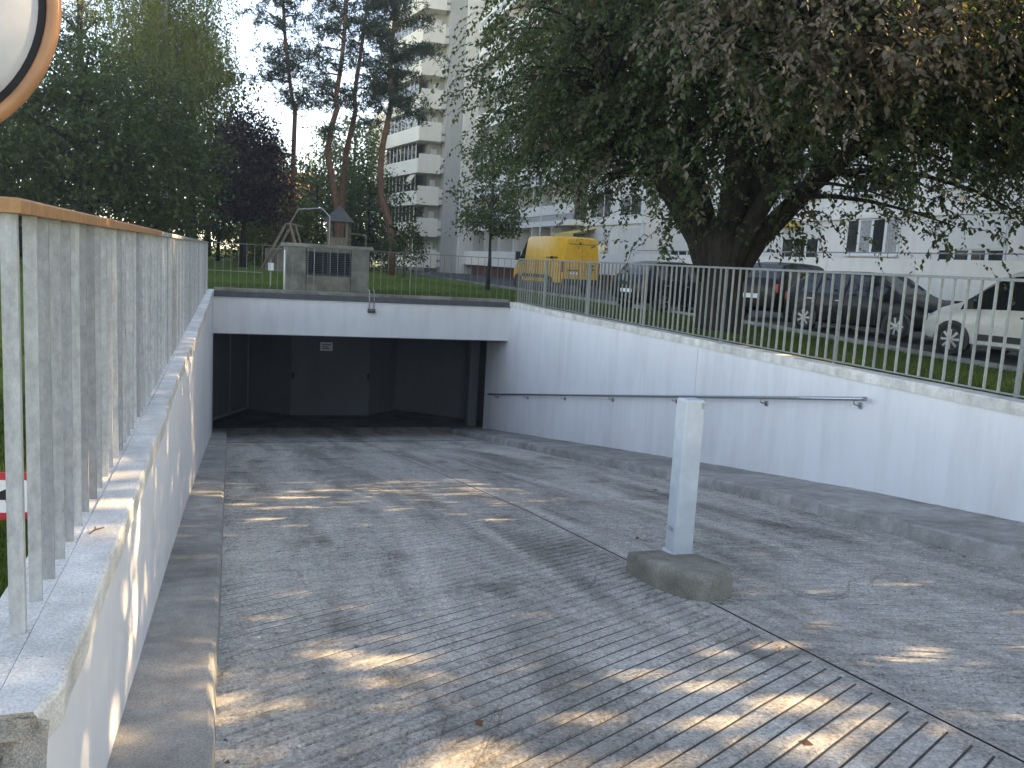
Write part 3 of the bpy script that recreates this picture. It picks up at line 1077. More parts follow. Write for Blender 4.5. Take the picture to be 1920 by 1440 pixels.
# ------------------------------------------------------------------ vehicles
def vehicle(name, label, cat, loc, heading, st, paint, spec, group=None):
    """local frame: +y is forward, x to the right; st rows: y, z_bottom, z_belt, z_roof, half_width, roof_half_width"""
    root = thing(name, label, cat, loc, -heading, group)
    root.rotation_euler = (spec.get('pitch', 0), 0, -heading)
    rings = []
    for (y, zb, zs, zt, w, wr) in st:
        zm = zb + (zs - zb) * .5
        half = [(0, zb), (w * .80, zb), (w * .955, zb + .07), (w, zm), (w * .985, zs - (zs - zb) * .16), (w * .955, zs),
                (wr * 1.0, zt - (zt - zs) * .16), (wr * .90, zt - (zt - zs) * .035), (wr * .55, zt), (0, zt + .008)]
        rings.append([(x, y, z) for x, z in half] + [(-x, y, z) for x, z in half[-2:0:-1]])
    nr = len(rings[0])                        # 18 points, half = 10
    glass = spec['glass']                     # list of (i, kind): station span that carries glass; kind side / front / rear / both
    parts = {'body': MB()}
    def pm(n):
        return parts.setdefault(n, MB())
    for i in range(len(rings) - 1):
        gk = glass.get(i, '')
        for j in range(nr):
            j2 = (j + 1) % nr
            q = [rings[i][j], rings[i + 1][j], rings[i + 1][j2], rings[i][j2]]
            side_r = j == 5
            side_l = j == 12
            top = 6 <= j <= 11
            nm = 'body'
            if 's' in gk and side_r: nm = 'window#%d_r' % i
            elif 's' in gk and side_l: nm = 'window#%d_l' % i
            elif 'f' in gk and top: nm = 'windscreen'
            elif 'r' in gk and top: nm = 'rear_window'
            pm(nm).add(q, [(0, 1, 2, 3)])
    b = parts['body']
    b.add(rings[0], [tuple(range(nr))[::-1]])
    b.add(rings[-1], [tuple(range(nr))])
    for n_, mb in parts.items():
        base = n_.split('#')[0]
        o = mb.build(base, paint if base == 'body' else M['car_glass'], root, True)
        if base == 'body':
            # weld the quads so shading is smooth
            import bmesh
            bm = bmesh.new(); bm.from_mesh(o.data)
            bmesh.ops.remove_doubles(bm, verts=bm.verts, dist=.0005)
            bmesh.ops.recalc_face_normals(bm, faces=bm.faces)
            bm.to_mesh(o.data); bm.free()
            o.data.polygons.foreach_set('use_smooth', [True] * len(o.data.polygons))
            o.data.set_sharp_from_angle(angle=R(38))
    # wheels
    hw = spec['hw']
    rw_ = spec['wr']
    tyre = MB()
    tyre.lathe([(rw_ * .66, .0), (rw_ * .7, .012), (rw_ * .93, .012), (rw_, -.02), (rw_, -.17), (rw_ * .9, -.2), (0, -.2)], (0, 0, 0), (1, 0, 0), 28)
    tyme = tyre.mesh('wheel', M['rubber'], True)
    rim = MB()
    rim.lathe([(rw_ * .68, .006), (rw_ * .62, .010), (rw_ * .60, -.03), (0, -.05)], (0, 0, 0), (1, 0, 0), 28)
    for k in range(spec.get('spokes', 7)):
        a = 2 * math.pi * k / spec.get('spokes', 7)
        c, s_ = math.cos(a), math.sin(a)
        def pt_(rr2, t2, x):
            return (x, c * rr2 - s_ * t2, s_ * rr2 + c * t2)
        rim.hexa([pt_(.03, -.02, -.045), pt_(.03, .02, -.045), pt_(rw_ * .63, .032, -.045), pt_(rw_ * .63, -.032, -.045),
                  pt_(.03, -.02, .008), pt_(.03, .02, .008), pt_(rw_ * .63, .026, .006), pt_(rw_ * .63, -.026, .006)], 1)
    rim.lathe([(.05, -.03), (.045, .012), (0, .014)], (0, 0, 0), (1, 0, 0), 12, 1)
    rmme = rim.mesh('rim', [M['flashing'], M['alloy' if spec.get('alloy', 1) else 'flashing']], False)
    for yw in spec['axles']:
        for sd_ in (1, -1):
            arch = MB()
            ra = rw_ * 1.17
            pts = [(sd_ * (hw + .004), yw + ra * math.cos(a), rw_ + ra * math.sin(a)) for a in [R(-28 + 236 * k / 22) for k in range(23)]]
            pts2 = [(sd_ * (hw - .12), p[1], p[2]) for p in pts]
            arch.v = pts + pts2
            arch.f = [tuple(range(23))] + [(i, i + 1, 24 + i, 23 + i) for i in range(22)]
            arch.m = [0] * len(arch.f)
            arch.build('wheel_arch', M['black_plastic'], root)
            w = put('wheel', tyme, root, (sd_ * (hw + .008), yw, rw_), 0 if sd_ > 0 else math.pi)
            rmo = put('rim', rmme, w)
    # lamps, plates, mirrors, handles and trims
    def quad_box(nm, mat, x0, x1, y0, y1, z0, z1):
        mb = MB(); mb.bevbox(x0, x1, y0, y1, z0, z1, min(.012, (x1 - x0) * .3, (y1 - y0) * .3, (z1 - z0) * .3)); return mb.build(nm, mat, root)
    for nm, mt, x0, x1, y0, y1, z0, z1 in spec['boxes']:
        quad_box(nm, M[mt] if isinstance(mt, str) else mt, x0, x1, y0, y1, z0, z1)
        if nm in ('headlight', 'tail_light', 'door_mirror', 'door_handle', 'sill_trim', 'fog_light', 'rear_light'):
            quad_box(nm, M[mt] if isinstance(mt, str) else mt, -x1, -x0, y0, y1, z0, z1)
    # door seams
    for yy in spec.get('seams', []):
        for sd_ in (1, -1):
            mb = MB()
            mb.box(sd_ * (hw + .001) - .004, sd_ * (hw + .001) + .004, yy - .006, yy + .006, spec['seam_z'][0], spec['seam_z'][1])
            mb.build('door_seam', M['black_plastic'], root)
    return root

def hatch_stations(s=1.0, h=1.0, nose=.72):
    """compact five-door, y from -2.05 to 2.1"""
    R_ = [(-2.05, .45, .72, .80, .60, .55), (-2.02, .34, .82, .93, .74, .60), (-1.90, .27, .90, 1.05, .82, .66), (-1.72, .24, .93, 1.22, .86, .62), (-1.45, .22, .93, 1.40, .88, .58),
          (-1.05, .21, .92, 1.455, .885, .585), (-.98, .21, .92, 1.46, .885, .585), (-.25, .20, .91, 1.47, .885, .59), (-.17, .20, .91, 1.47, .885, .59), (.30, .20, .90, 1.445, .885, .585),
          (.52, .20, .895, 1.40, .885, .585), (.80, .20, .885, 1.24, .885, .60), (1.12, .20, .87, 1.02, .88, .66), (1.28, .21, .85, .955, .875, .70), (1.62, .22, .80, .90, .85, .68), (1.92, .26, .70, .80, .79, .60), (2.06, .36, .58, .66, .66, .52), (2.10, .42, .54, .58, .58, .48)]
    return [(y * s, a * h, b * h, c * h, d, e) for y, a, b, c, d, e in R_]
HG = {2: 'r', 3: 'r', 5: '', 4: 's', 6: 's', 8: 's', 9: 's', 10: 'fs', 11: 'f', 0: ''}
def hatch_boxes(extra=()):
    return [('headlight', 'headlight', .46, .74, 1.80, 1.955, .60, .72), ('tail_light', 'tail_red', .60, .80, -2.02, -1.86, .72, .92), ('grille', 'black_plastic', -.42, .42, 1.98, 2.075, .40, .50),
            ('bumper_intake', 'black_plastic', -.50, .50, 1.99, 2.085, .26, .34), ('number_plate', 'sign_white', -.26, .26, 2.086, 2.098, .36, .46), ('rear_plate', 'sign_white', -.26, .26, -2.062, -2.045, .55, .66),
            ('door_mirror', 'black_plastic', .86, 1.02, .78, .90, .90, 1.02), ('door_handle', 'alloy', .868, .900, -.42, -.26, .78, .81), ('door_handle', 'alloy', .868, .900, .34 - .75 - .85, .34 - .59 - .85, .79, .82),
            ('sill_trim', 'black_plastic', .80, .886, -.95, .95, .17, .23)] + list(extra)
SPH = dict(glass=HG, hw=.885, wr=.315, axles=(1.28, -1.30), seams=(-1.0, -.2, .72), seam_z=(.30, .88), boxes=hatch_boxes([('chrome_bar', 'alloy', -.46, .46, 1.99, 2.082, .515, .535)]))
def parked(wheel_xy, wheel_local, heading):
    """place a vehicle so that a wheel stands on a given spot"""
    c, s = math.cos(-heading), math.sin(-heading)
    lx, ly = wheel_local
    return (wheel_xy[0] - (c * lx - s * ly), wheel_xy[1] - (s * lx + c * ly))
GROUP = 'cars parked along the street'
# black car: nose towards the camera's right, its right side seen
hd = R(180 - 15)
x, y = parked((13.75, 18.9), (.885, -1.30), hd)
vehicle('parked_car', 'black hatchback parked nose to nose with the white car', 'car', (x, y, zst(y) + .075), hd, hatch_stations(1.03, 1.03), M['paint_black'], SPH, GROUP)
# white compact van-like car
MS = [(-2.2, .45, .85, 1.0, .62, .56), (-2.16, .32, .95, 1.30, .78, .66), (-2.0, .26, 1.0, 1.62, .88, .70), (-1.3, .22, 1.0, 1.76, .90, .70), (-1.22, .22, 1.0, 1.77, .90, .70), (-.3, .21, .99, 1.79, .905, .70), (-.2, .21, .99, 1.79, .905, .70), (.35, .21, .98, 1.74, .905, .69),
      (.62, .21, .97, 1.63, .905, .68), (.95, .21, .96, 1.40, .90, .68), (1.30, .21, .93, 1.13, .895, .70), (1.48, .22, .90, 1.05, .885, .74), (1.80, .24, .82, .96, .855, .70), (2.05, .28, .70, .83, .79, .62), (2.16, .36, .58, .68, .68, .54), (2.2, .44, .54, .60, .58, .48)]
MG = {1: 'r', 3: 's', 5: '', 4: 's', 6: 's', 7: 's', 8: 'fs', 9: 'fs'}
SPM = dict(glass=MG, hw=.905, wr=.325, axles=(1.40, -1.33), seams=(-1.25, -.25, .85), seam_z=(.32, .96), spokes=8,
           boxes=[('headlight', 'headlight', .46, .76, 1.90, 2.06, .64, .80), ('tail_light', 'tail_red', .66, .84, -2.17, -2.02, .9, 1.2), ('grille', 'black_plastic', -.40, .40, 2.08, 2.19, .46, .56), ('bumper_intake', 'black_plastic', -.5, .5, 2.1, 2.195, .27, .36),
                  ('number_plate', 'sign_white', -.26, .26, 2.196, 2.21, .38, .48), ('door_mirror', 'black_plastic', .88, 1.06, .92, 1.05, .96, 1.12), ('door_handle', 'black_plastic', .888, .918, -.15, .06, .83, .87), ('sill_trim', 'black_plastic', .86, .912, -.88, .92, .36, .48), ('rear_plate', 'sign_white', -.26, .26, -2.215, -2.2, .6, .71)])
hd = R(-13)
x, y = parked((13.75, 14.1), (-.905, 1.40), hd)
vehicle('parked_car', 'white compact people carrier cut off by the right edge of the picture', 'car', (x, y, zst(y) + .075), hd, MS, M['paint_white'], SPM, GROUP)
# dark blue hatchback left of the big trunk, rear and right side seen
hd = R(74)
x, y = 13.55, 25.4
vehicle('parked_car', 'dark blue hatchback standing left of the big tree trunk', 'car', (x, y, zst(y) + .075), hd, hatch_stations(1.0, 1.05), M['paint_blue'], SPH, GROUP)
# dark estate / off-roader behind the trunk
SS = [(y_ * 1.08, a * 1.15, b * 1.12, c * 1.15, d * 1.03, e * 1.1) for y_, a, b, c, d, e in hatch_stations()]
SPS = dict(SPH, hw=.912, wr=.35, axles=(1.38, -1.38), boxes=[(n_, m_, a * 1.03, b * 1.03, c * 1.08, d * 1.08, e * 1.15, f * 1.15) for n_, m_, a, b, c, d, e, f in SPH['boxes']])
hd = R(66)
x, y = 16.2, 22.9
vehicle('parked_car', 'tall black off-roader half hidden behind the big tree trunk', 'car', (x, y, zst(y) + .075), hd, SS, M['paint_suv'], SPS, GROUP)
# yellow delivery van, rear and left side seen
VS = [(-2.75, .50, 1.35, 2.30, .86, .72), (-2.73, .42, 1.40, 2.46, .95, .80), (-2.6, .40, 1.42, 2.54, .985, .82), (-.6, .38, 1.42, 2.58, .99, .83), (1.0, .36, 1.40, 2.58, .99, .83), (1.25, .36, 1.38, 2.56, .99, .82), (1.42, .36, 1.36, 2.46, .985, .80), (1.72, .36, 1.32, 2.10, .975, .80), (2.02, .36, 1.26, 1.62, .97, .82), (2.22, .36, 1.16, 1.38, .955, .84), (2.55, .36, .98, 1.18, .91, .80), (2.72, .38, .78, .92, .82, .70), (2.78, .46, .62, .70, .70, .58)]
VG = {5: 's', 6: 's', 7: 'fs', 6.5: ''}
SPV = dict(glass={5: 's', 6: 'sf', 7: 'sf'}, hw=.988, wr=.34, axles=(1.85, -1.55), seams=(-.9, .95, 1.02), seam_z=(.5, 1.38), alloy=0, spokes=6,
           boxes=[('headlight', 'headlight', .55, .84, 2.48, 2.66, .80, 1.02), ('tail_light', 'tail_red', .90, .965, -2.765, -2.62, .95, 1.42), ('rear_bumper', 'black_plastic', -.93, .93, -2.83, -2.70, .38, .66),
                  ('door_mirror', 'black_plastic', 1.0, 1.22, 1.62, 1.78, 1.38, 1.80), ('sill_trim', 'black_plastic', .93, .996, -1.1, 1.35, .62, .78), ('rear_plate', 'sign_white', -.62, -.14, -2.768, -2.752, .86, .97), ('door_handle', 'black_plastic', .985, 1.005, 1.1, 1.28, 1.2, 1.25),
                  ('rear_seam', 'black_plastic', -.006, .006, -2.756, -2.745, .68, 2.30), ('rear_hinge_bar', 'black_plastic', -.70, -.12, -2.768, -2.752, 1.02, 1.07), ('rear_gutter', 'flashing', -.70, .70, -2.760, -2.742, 2.20, 2.23)])
hd = R(-7)
van = vehicle('delivery_van', 'high roofed yellow delivery van parked with its rear towards the ramp', 'van', (14.75, 40.0, -1.255), hd, VS, M['paint_yellow'], SPV)
# black lettering-like posthorn emblem on the rear door and side of the van
mb = MB()
for (a, b, c, d) in ((.28, .36, 1.22, 1.30), (.40, .52, 1.20, 1.26), (.56, .64, 1.24, 1.32), (.30, .66, 1.08, 1.14)):
    mb.box(a, b, -2.772, -2.756, c, d)
mb.build('rear_emblem', M['sign_black'], van)
mb = MB()
for i, (a, b, c, d) in enumerate(((-2.2, -1.9, 1.66, 1.72), (-1.8, -1.5, 1.62, 1.74), (-1.4, -1.1, 1.66, 1.70), (-2.1, -1.2, 1.52, 1.56))):
    mb.box(-.972, -.955, a, b, c - .1, d - .1)
mb.build('side_emblem', M['sign_black'], van)

# ------------------------------------------------------------------ ventilation block on the lawn behind the entrance
vb = thing('ventilation_block', 'weathered concrete ventilation block with dark louvre grilles on the lawn', 'vent', (2.25, 21.3, -.98))
def vpart(nm, mat, *d, parent=None):
    mb = MB(); mb.bevbox(*d, .008); return mb.build(nm, M[mat], parent or vb)
vpart('side_wall', 'old_concrete', -1.0, -.56, 0, 1.2, -.1, 1.07)
vpart('side_wall', 'old_concrete', .50, .92, 0, 1.2, -.1, 1.07)
vpart('sill_wall', 'block_stone', -.555, .495, .06, 1.2, -.1, .42)
vpart('back_wall', 'old_concrete', -.555, .495, .5, 1.2, .42, 1.07)
vpart('head', 'old_concrete', -.555, .495, .03, .49, .985, 1.07)
vpart('roof_slab', 'old_concrete', -1.07, 1.0, -.08, 1.28, 1.075, 1.15)
for a, b in ((-.55, -.045), (-.025, .49)):
    fr = MB()
    for d in ((a, b, .05, .09, .425, .455), (a, b, .05, .09, .95, .98), (a, a + .03, .05, .09, .456, .949), (b - .03, b, .05, .09, .456, .949)):
        fr.box(*d)
    fo = fr.build('grille_frame', M['louvre'], vb)
    for i in range(11):
        mb = MB()
        z = .475 + i * .044
        mb.hexa([(a + .031, .055, z), (b - .031, .055, z), (b - .031, .11, z + .03), (a + .031, .11, z + .03), (a + .031, .055, z + .006), (b - .031, .055, z + .006), (b - .031, .11, z + .036), (a + .031, .11, z + .036)])
        mb.build('slat', M['louvre'], fo)
mb = MB(); mb.tube([(-1.045, -.02, -.1), (-1.045, -.02, .98)], .022, 8); mb.build('drain_pipe', M['white_plastic'], vb, True)
nb = thing('notice_board', 'small white notice panel on a stake left of the ventilation block', 'sign', (1.02, 24.2, -.98))
mb = MB(); mb.bevbox(-.07, .07, -.01, .01, .42, .62, .004); mb.build('panel', M['sign_white'], nb)
mb = MB(); mb.tube([(0, .02, -.1), (0, .02, .7)], .015, 6); mb.build('stake', M['galvanised'], nb)

# ------------------------------------------------------------------ playground
pl = thing('play_tower', 'wooden play tower with pyramid roof behind the ventilation block', 'playhouse', (4.7, 41.1, -.98), R(-16))
for dx in (-.42, .42):
    for dy in (-.42, .42):
        mb = MB(); mb.box(dx - .05, dx + .05, dy - .05, dy + .05, 0, 2.4); mb.build('post', M['timber'], pl)
mb = MB(); mb.add([(-.62, -.62, 2.36), (.62, -.62, 2.36), (.62, .62, 2.36), (-.62, .62, 2.36), (0, 0, 3.12)], [(0, 1, 4), (1, 2, 4), (2, 3, 4), (3, 0, 4), (3, 2, 1, 0)]); mb.build('roof', M['roof_timber'], pl)
for i in range(6):
    mb = MB(); mb.box(-.52, .52, -.5 + i * .17, -.345 + i * .17, 1.08, 1.12); mb.build('floor_board', M['timber'], pl)
for s_ in (-1, 1):
    mb = MB(); mb.box(-.37, .37, s_ * .45 - .02, s_ * .45 + .02, 1.3, 1.66); mb.build('side_board', M['timber'], pl)
mb = MB(); mb.tube([(.47, -.3, 1.85), (1.25, -.3, 1.85), (1.25, -.3, 0)], .035, 8); mb.build('climbing_bar', M['timber'], pl, True)
mb = MB()
pts = [(-.5 - .22 * k, -.55, 1.15 - .16 * k + .02 * k * k * .5) for k in range(6)]
for k in range(5):
    a, b = pts[k], pts[k + 1]
    mb.hexa([(a[0], a[1] - .25, a[2]), (b[0], b[1] - .25, b[2]), (b[0], b[1] + .25, b[2]), (a[0], a[1] + .25, a[2]), (a[0], a[1] - .25, a[2] + .05), (b[0], b[1] - .25, b[2] + .05), (b[0], b[1] + .25, b[2] + .05), (a[0], a[1] + .25, a[2] + .05)])
mb.build('slide', M['play_yellow'], pl)
sw = thing('swing_frame', 'timber A-frame swing left of the ventilation block', 'swing', (2.35, 39.7, -.98), R(-16))
for dy in (0, 1.1):
    for s_, x1 in ((-1, -1.15), (1, .75)):
        mb = MB(); mb.tube([(x1, dy, 0), (.06 * s_, dy, 2.12)], .055, 8); mb.build('leg', M['timber'], sw, True)
mb = MB(); mb.tube([(0, -.2, 2.08), (0, 3.0, 2.08)], .06, 8); mb.build('top_beam', M['timber'], sw, True)
mb = MB(); mb.tube([(-.62, 0, 1.0), (.42, 0, 1.0)], .05, 8); mb.build('cross_beam', M['timber'], sw, True)
mb = MB(); mb.tube([(.0, .2, 2.05), (.4, .2, 2.75), (1.4, .2, 2.85), (1.75, .2, 2.5), (1.75, .2, 0)], .03, 8); mb.build('climbing_arch', M['galvanised'], sw, True)
bx = thing('play_wall', 'low grey concrete play wall under the swing frame', 'wall', (2.0, 41.5, -.98), R(-10))
mb = MB(); mb.bevbox(-.5, .8, -.2, .2, 0, 1.0, .02); mb.build('block', M['old_concrete'], bx)

# ------------------------------------------------------------------ foliage
def leaf_object(name, P, D, N, S, aspect, mat, parent, fold=.18):
    """leaves as folded diamonds: P base points, D unit directions, N unit normals, S lengths"""
    n = len(P)
    W = np.cross(D, N)
    W /= np.linalg.norm(W, axis=1)[:, None] + 1e-9
    S1 = S[:, None]
    v = np.empty((n, 4, 3))
    v[:, 0] = P
    v[:, 1] = P + D * S1 * .48 + W * S1 * aspect * .5 + N * S1 * fold * .5
    v[:, 2] = P + D * S1
    v[:, 3] = P + D * S1 * .48 - W * S1 * aspect * .5 + N * S1 * fold * .5
    me = bpy.data.meshes.new(name)
    me.vertices.add(n * 4)
    me.vertices.foreach_set('co', v.reshape(-1))
    me.loops.add(n * 6)
    idx = np.arange(n)[:, None] * 4 + np.array([0, 1, 2, 0, 2, 3])
    me.loops.foreach_set('vertex_index', idx.reshape(-1).astype(np.int32))
    me.polygons.add(n * 2)
    me.polygons.foreach_set('loop_start', np.arange(n * 2, dtype=np.int32) * 3)
    try:
        me.polygons.foreach_set('loop_total', np.full(n * 2, 3, dtype=np.int32))
    except Exception:
        pass
    me.materials.append(mat)
    me.update(calc_edges=True)
    me.validate()
    o = bpy.data.objects.new(name, me)
    COL.objects.link(o)
    o.parent = parent
    return o

def unit(a):
    return a / (np.linalg.norm(a, axis=-1, keepdims=True) + 1e-9)

def clusters_in(rg, ells, shell=.55):
    """cluster centres inside a set of ellipsoids (centre, radii, count), denser towards the outside"""
    out, nrm = [], []
    for c, rad, cnt in ells:
        d = unit(rg.normal(size=(cnt, 3)))
        q = (shell ** 3 + (1 - shell ** 3) * rg.random(cnt)) ** (1 / 3)
        inner = rg.random(cnt) < .18
        q = np.where(inner, q * .6, q)
        out.append(np.array(c) + d * q[:, None] * np.array(rad))
        nrm.append(d)
    return np.concatenate(out), np.concatenate(nrm)

def trunk_mesh(root, pts, r0, r1, limbs, mat, rg, limb_r=.3, n=10, name='trunk', flare=1.5):
    mb = MB()
    m = len(pts)
    rad = [r0 + (r1 - r0) * i / (m - 1) for i in range(m)]
    rad[0] *= flare
    mb.tube(pts, rad, n)
    for (a, b, ra) in limbs:
        a, b = np.array(a), np.array(b)
        L = np.linalg.norm(b - a)
        k = 6
        mid = (a + b) / 2 + np.array([0, 0, L * .10]) + rg.normal(size=3) * L * .05
        P = [(1 - t) ** 2 * a + 2 * t * (1 - t) * mid + t * t * b + (rg.normal(size=3) * L * .02 if 0 < t < 1 else 0) for t in np.linspace(0, 1, k)]
        mb.tube([tuple(p) for p in P], [max(.008, ra * (1 - .85 * t)) for t in np.linspace(0, 1, k)], 6)
    return mb.build(name, mat, root, True)

def path_point(pts, t):
    t = max(0, min(.999, t)) * (len(pts) - 1)
    i = int(t)
    f = t - i
    return np.array(pts[i]) * (1 - f) + np.array(pts[i + 1]) * f

def tree(name, label, base, trunk, r0, ells, leaves, size, cr, mat, bmat, seed, group=None, aspect=.55, flat=.75, nlimb=22, shell=.55, droop=.25, limb0=.35, crown='crown', r1=.3, flare=1.4):
    rg = np.random.default_rng(seed)
    root = thing(name, label, 'tree', base, 0, group)
    C, NR = clusters_in(rg, ells, shell)
    pts = [tuple(p) for p in trunk]
    limbs = []
    order = rg.permutation(len(C))[:nlimb]
    zmax = pts[-1][2]
    for i in order:
        t = limb0 + (1 - limb0) * max(0, min(1, (C[i][2] - pts[0][2]) / (zmax - pts[0][2]) - .2))
        a = path_point(pts, t)
        limbs.append((a, C[i], r0 * .34))
    trunk_mesh(root, pts, r0, r0 * r1, limbs, M[bmat], rg, flare=flare)
    k = leaves
    n = len(C) * k
    ci = np.repeat(np.arange(len(C)), k)
    csize = cr * rg.uniform(.6, 1.35, len(C))
    off = rg.normal(size=(n, 3)) * np.array([1, 1, flat]) * csize[ci][:, None] * .55
    P = C[ci] + off
    D = unit(rg.normal(size=(n, 3)) + NR[ci] * .5 + np.array([0, 0, -droop * 2]))
    N = unit(rg.normal(size=(n, 3)) * .7 + np.array([0, 0, 1.0]))
    S = size * rg.uniform(.6, 1.35, n)
    leaf_object(crown, P, D, N, S, aspect, M[mat], root)
    return root

# ---- the big tree over the right lawn
def big_tree():
    rg = np.random.default_rng(42)
    bx_, by_ = 8.55, 14.3
    bz = zlawn(bx_, by_) - .05
    root = thing('broadleaf_tree', 'huge dark broadleaf tree with several stems on the right lawn', 'tree', (bx_, by_, bz))
    # crown as overlapping lobes, in local coordinates
    ells = [((.2, .3, 6.8), (4.9, 5.2, 4.0), 330), ((-2.0, .9, 4.7), (2.3, 3.0, 2.0), 110), ((2.6, -2.4, 5.0), (3.6, 3.6, 2.3), 190), ((.4, -3.4, 5.4), (3.4, 2.4, 2.3), 140),
            ((-.8, 2.8, 4.8), (3.2, 3.0, 2.2), 80), ((5.2, -3.0, 4.8), (2.7, 3.2, 2.0), 120), ((1.6, 3.4, 4.9), (4.2, 3.0, 2.2), 90), ((-.2, -1.4, 9.6), (3.6, 3.6, 2.4), 80), ((-1.2, -4.2, 4.5), (2.2, 1.3, .9), 80)]
    C, NR = clusters_in(rg, ells, .5)
    lowest = 2.45 + .35 * np.sin(C[:, 0] * 1.7) + .25 * np.sin(C[:, 1] * 2.3 + 1) - .65 * ((C[:, 0] < -1.4) | (C[:, 0] > 2.5))
    keep = (C[:, 2] > lowest) & ~((np.hypot(C[:, 0], C[:, 1]) < 1.5) & (C[:, 2] < 3.1)) & (C[:, 0] + bx_ > 4.0)
    C, NR = C[keep], NR[keep]
    # a few low sprays around and in front of the bole
    ex = np.array([(-1.5, -.3, 2.0), (-1.2, -.5, 2.5), (.6, -.9, 2.0), (.9, -.6, 2.4), (-2.5, -.4, 2.8), (-2.3, .2, 3.0), (-2.9, .3, 3.0), (.95, -2.7, 2.6), (1.3, -2.4, 2.9), (2.1, -3.1, 2.7), (2.6, -3.0, 2.9), (3.2, -3.5, 2.8), (3.9, -3.3, 2.9), (-.6, -1.4, 2.9), (1.7, -1.2, 2.8), (2.9, -1.8, 2.7), (-.2, -2.2, 3.0), (-1.9, -1.5, 2.9)])
    ex = np.concatenate([ex, ex + rg.normal(size=ex.shape) * .25])
    C = np.concatenate([C, ex])
    nC = len(C)
    # stems: thick bole, forking low
    mb = MB()
    mb.tube([(0, 0, -.3), (.02, 0, .12), (0, .02, .7), (-.02, 0, 1.3), (-.05, 0, 1.75), (-.05, 0, 2.05)], [.64, .47, .41, .42, .43, .30], 18)
    stems = [[(-.12, .02, 1.0), (-.42, .12, 1.75), (-.95, .25, 2.5), (-1.6, .45, 3.3), (-2.3, .7, 4.5), (-2.9, .9, 5.9)],
             [(-.10, .08, 1.2), (-.28, .35, 2.2), (-.5, .8, 3.4), (-.9, 1.5, 7.2)],
             [(.02, -.05, 1.1), (.05, -.12, 2.4), (.0, -.4, 5.2), (.1, -.6, 8.8)],
             [(.10, .0, 1.1), (.33, -.05, 2.1), (.75, -.2, 3.4), (1.9, -.8, 6.6)],
             [(.12, -.05, .95), (.5, -.3, 1.75), (1.15, -.75, 2.7), (2.0, -1.3, 3.7), (3.2, -2.0, 4.8)],
             [(.06, -.12, 1.1), (.2, -.6, 2.1), (.4, -1.4, 3.3), (.7, -3.0, 5.2)]]
    srad = [.31, .27, .33, .29, .24, .22]
    for p, rr in zip(stems, srad):
        k = len(p) - 1
        mb.tube(p, [rr * (1 - .62 * i / k) for i in range(k + 1)], 10)
    mb.build('trunk', M['bark_dark'], root, True)
    # limbs to the sprays
    tw_ = MB()
    ap = np.array([path_point(p, t) for p in stems for t in np.linspace(.15, .98, 9)])
    for i, c in enumerate(C):
        d = np.linalg.norm(ap - c, axis=1) + np.maximum(0, ap[:, 2] - c[2]) * .6
        a = ap[int(np.argmin(d))]
        L = np.linalg.norm(c - a)
        mid = (a + c) / 2 + np.array([0, 0, .12 * L]) + rg.normal(size=3) * .06 * L
        ts = np.linspace(0, 1, 5)
        tw_.tube([tuple((1 - t) ** 2 * a + 2 * t * (1 - t) * mid + t * t * c) for t in ts], [.04 * (1 - .8 * t) * min(1.6, .4 + L / 3) for t in ts], 4, False)
    # brown, dried zones on the side towards the ramp
    zones = np.array([[-2.5, -4.2, 3.9], [-1.6, -4.7, 4.2], [-.7, -4.9, 4.2], [.4, -4.7, 4.6], [-2.2, -4.0, 5.0], [-1.0, -4.4, 5.2], [1.8, -4.9, 4.9], [-1.0, -3.6, 3.1], [-3.5, -1.8, 3.6], [-2.9, -2.9, 4.6], [4.9, -4.6, 4.6]])
    zr_ = np.array([.75, .8, .8, .7, .8, .8, .8, .5, .6, .6, .7])
    inz = (np.linalg.norm(C[:, None] - zones[None], axis=2) < zr_[None]).any(1)
    bprob = np.where(inz, .85, np.where(rg.random(nC) < .06, .6, .03))
    # drooping twigs with alternate hanging leaves
    nt, npt = 11, 17
    T = nC * nt
    ci = np.repeat(np.arange(nC), nt)
    outer = unit(np.stack([C[:, 0], C[:, 1], np.zeros(nC)], 1) + 1e-6)[ci]
    dirn = unit(rg.normal(size=(T, 3)) * np.array([.9, .9, .42]) + outer * .7 + np.array([0, 0, .10]))
    ln = rg.uniform(.45, 1.15, T)[:, None]
    p = C[ci] + rg.normal(size=(T, 3)) * .32
    LP, LD, tp = [], [], [p.copy()]
    for q in range(npt):
        dirn = unit(dirn + np.array([0, 0, -.085]) + rg.normal(size=(T, 3)) * .08)
        p = p + dirn * ln / npt
        if q % 6 == 5:
            tp.append(p.copy())
        side = unit(np.cross(dirn, np.array([0, 0, 1.0])) + 1e-6) * (1 if q % 2 else -1)
        LP.append(p + rg.normal(size=(T, 3)) * .012)
        LD.append(unit(dirn * .6 + side * .9 + np.array([0, 0, -.6]) + rg.normal(size=(T, 3)) * .4))
    for j in range(0, T, 4):
        tw_.tube([tuple(x[j]) for x in tp], .006, 3, False)
    tw_.build('twigs', M['bark_dark'], root)
    LP, LD = np.concatenate(LP), np.concatenate(LD)
    LB = np.tile(rg.random(T) < bprob[ci], npt)
    LB ^= (rg.random(len(LB)) < .05) & LB
    LS = np.tile(rg.uniform(.75, 1.2, T), npt) * rg.uniform(.066, .122, len(LP))
    N = unit(rg.normal(size=LP.shape) * .6 + np.array([0, 0, 1.0]) + unit(LP * np.array([1, 1, 0]) + 1e-6) * .5)
    leaf_object('crown', LP[~LB], LD[~LB], N[~LB], LS[~LB], .58, M['leaf_green'], root)
    o = leaf_object('browning_foliage', LP[LB], LD[LB], N[LB], LS[LB] * 1.15, .5, M['leaf_brown'], root)
    o['label'] = 'brown dried leaf sprays'
big_tree()

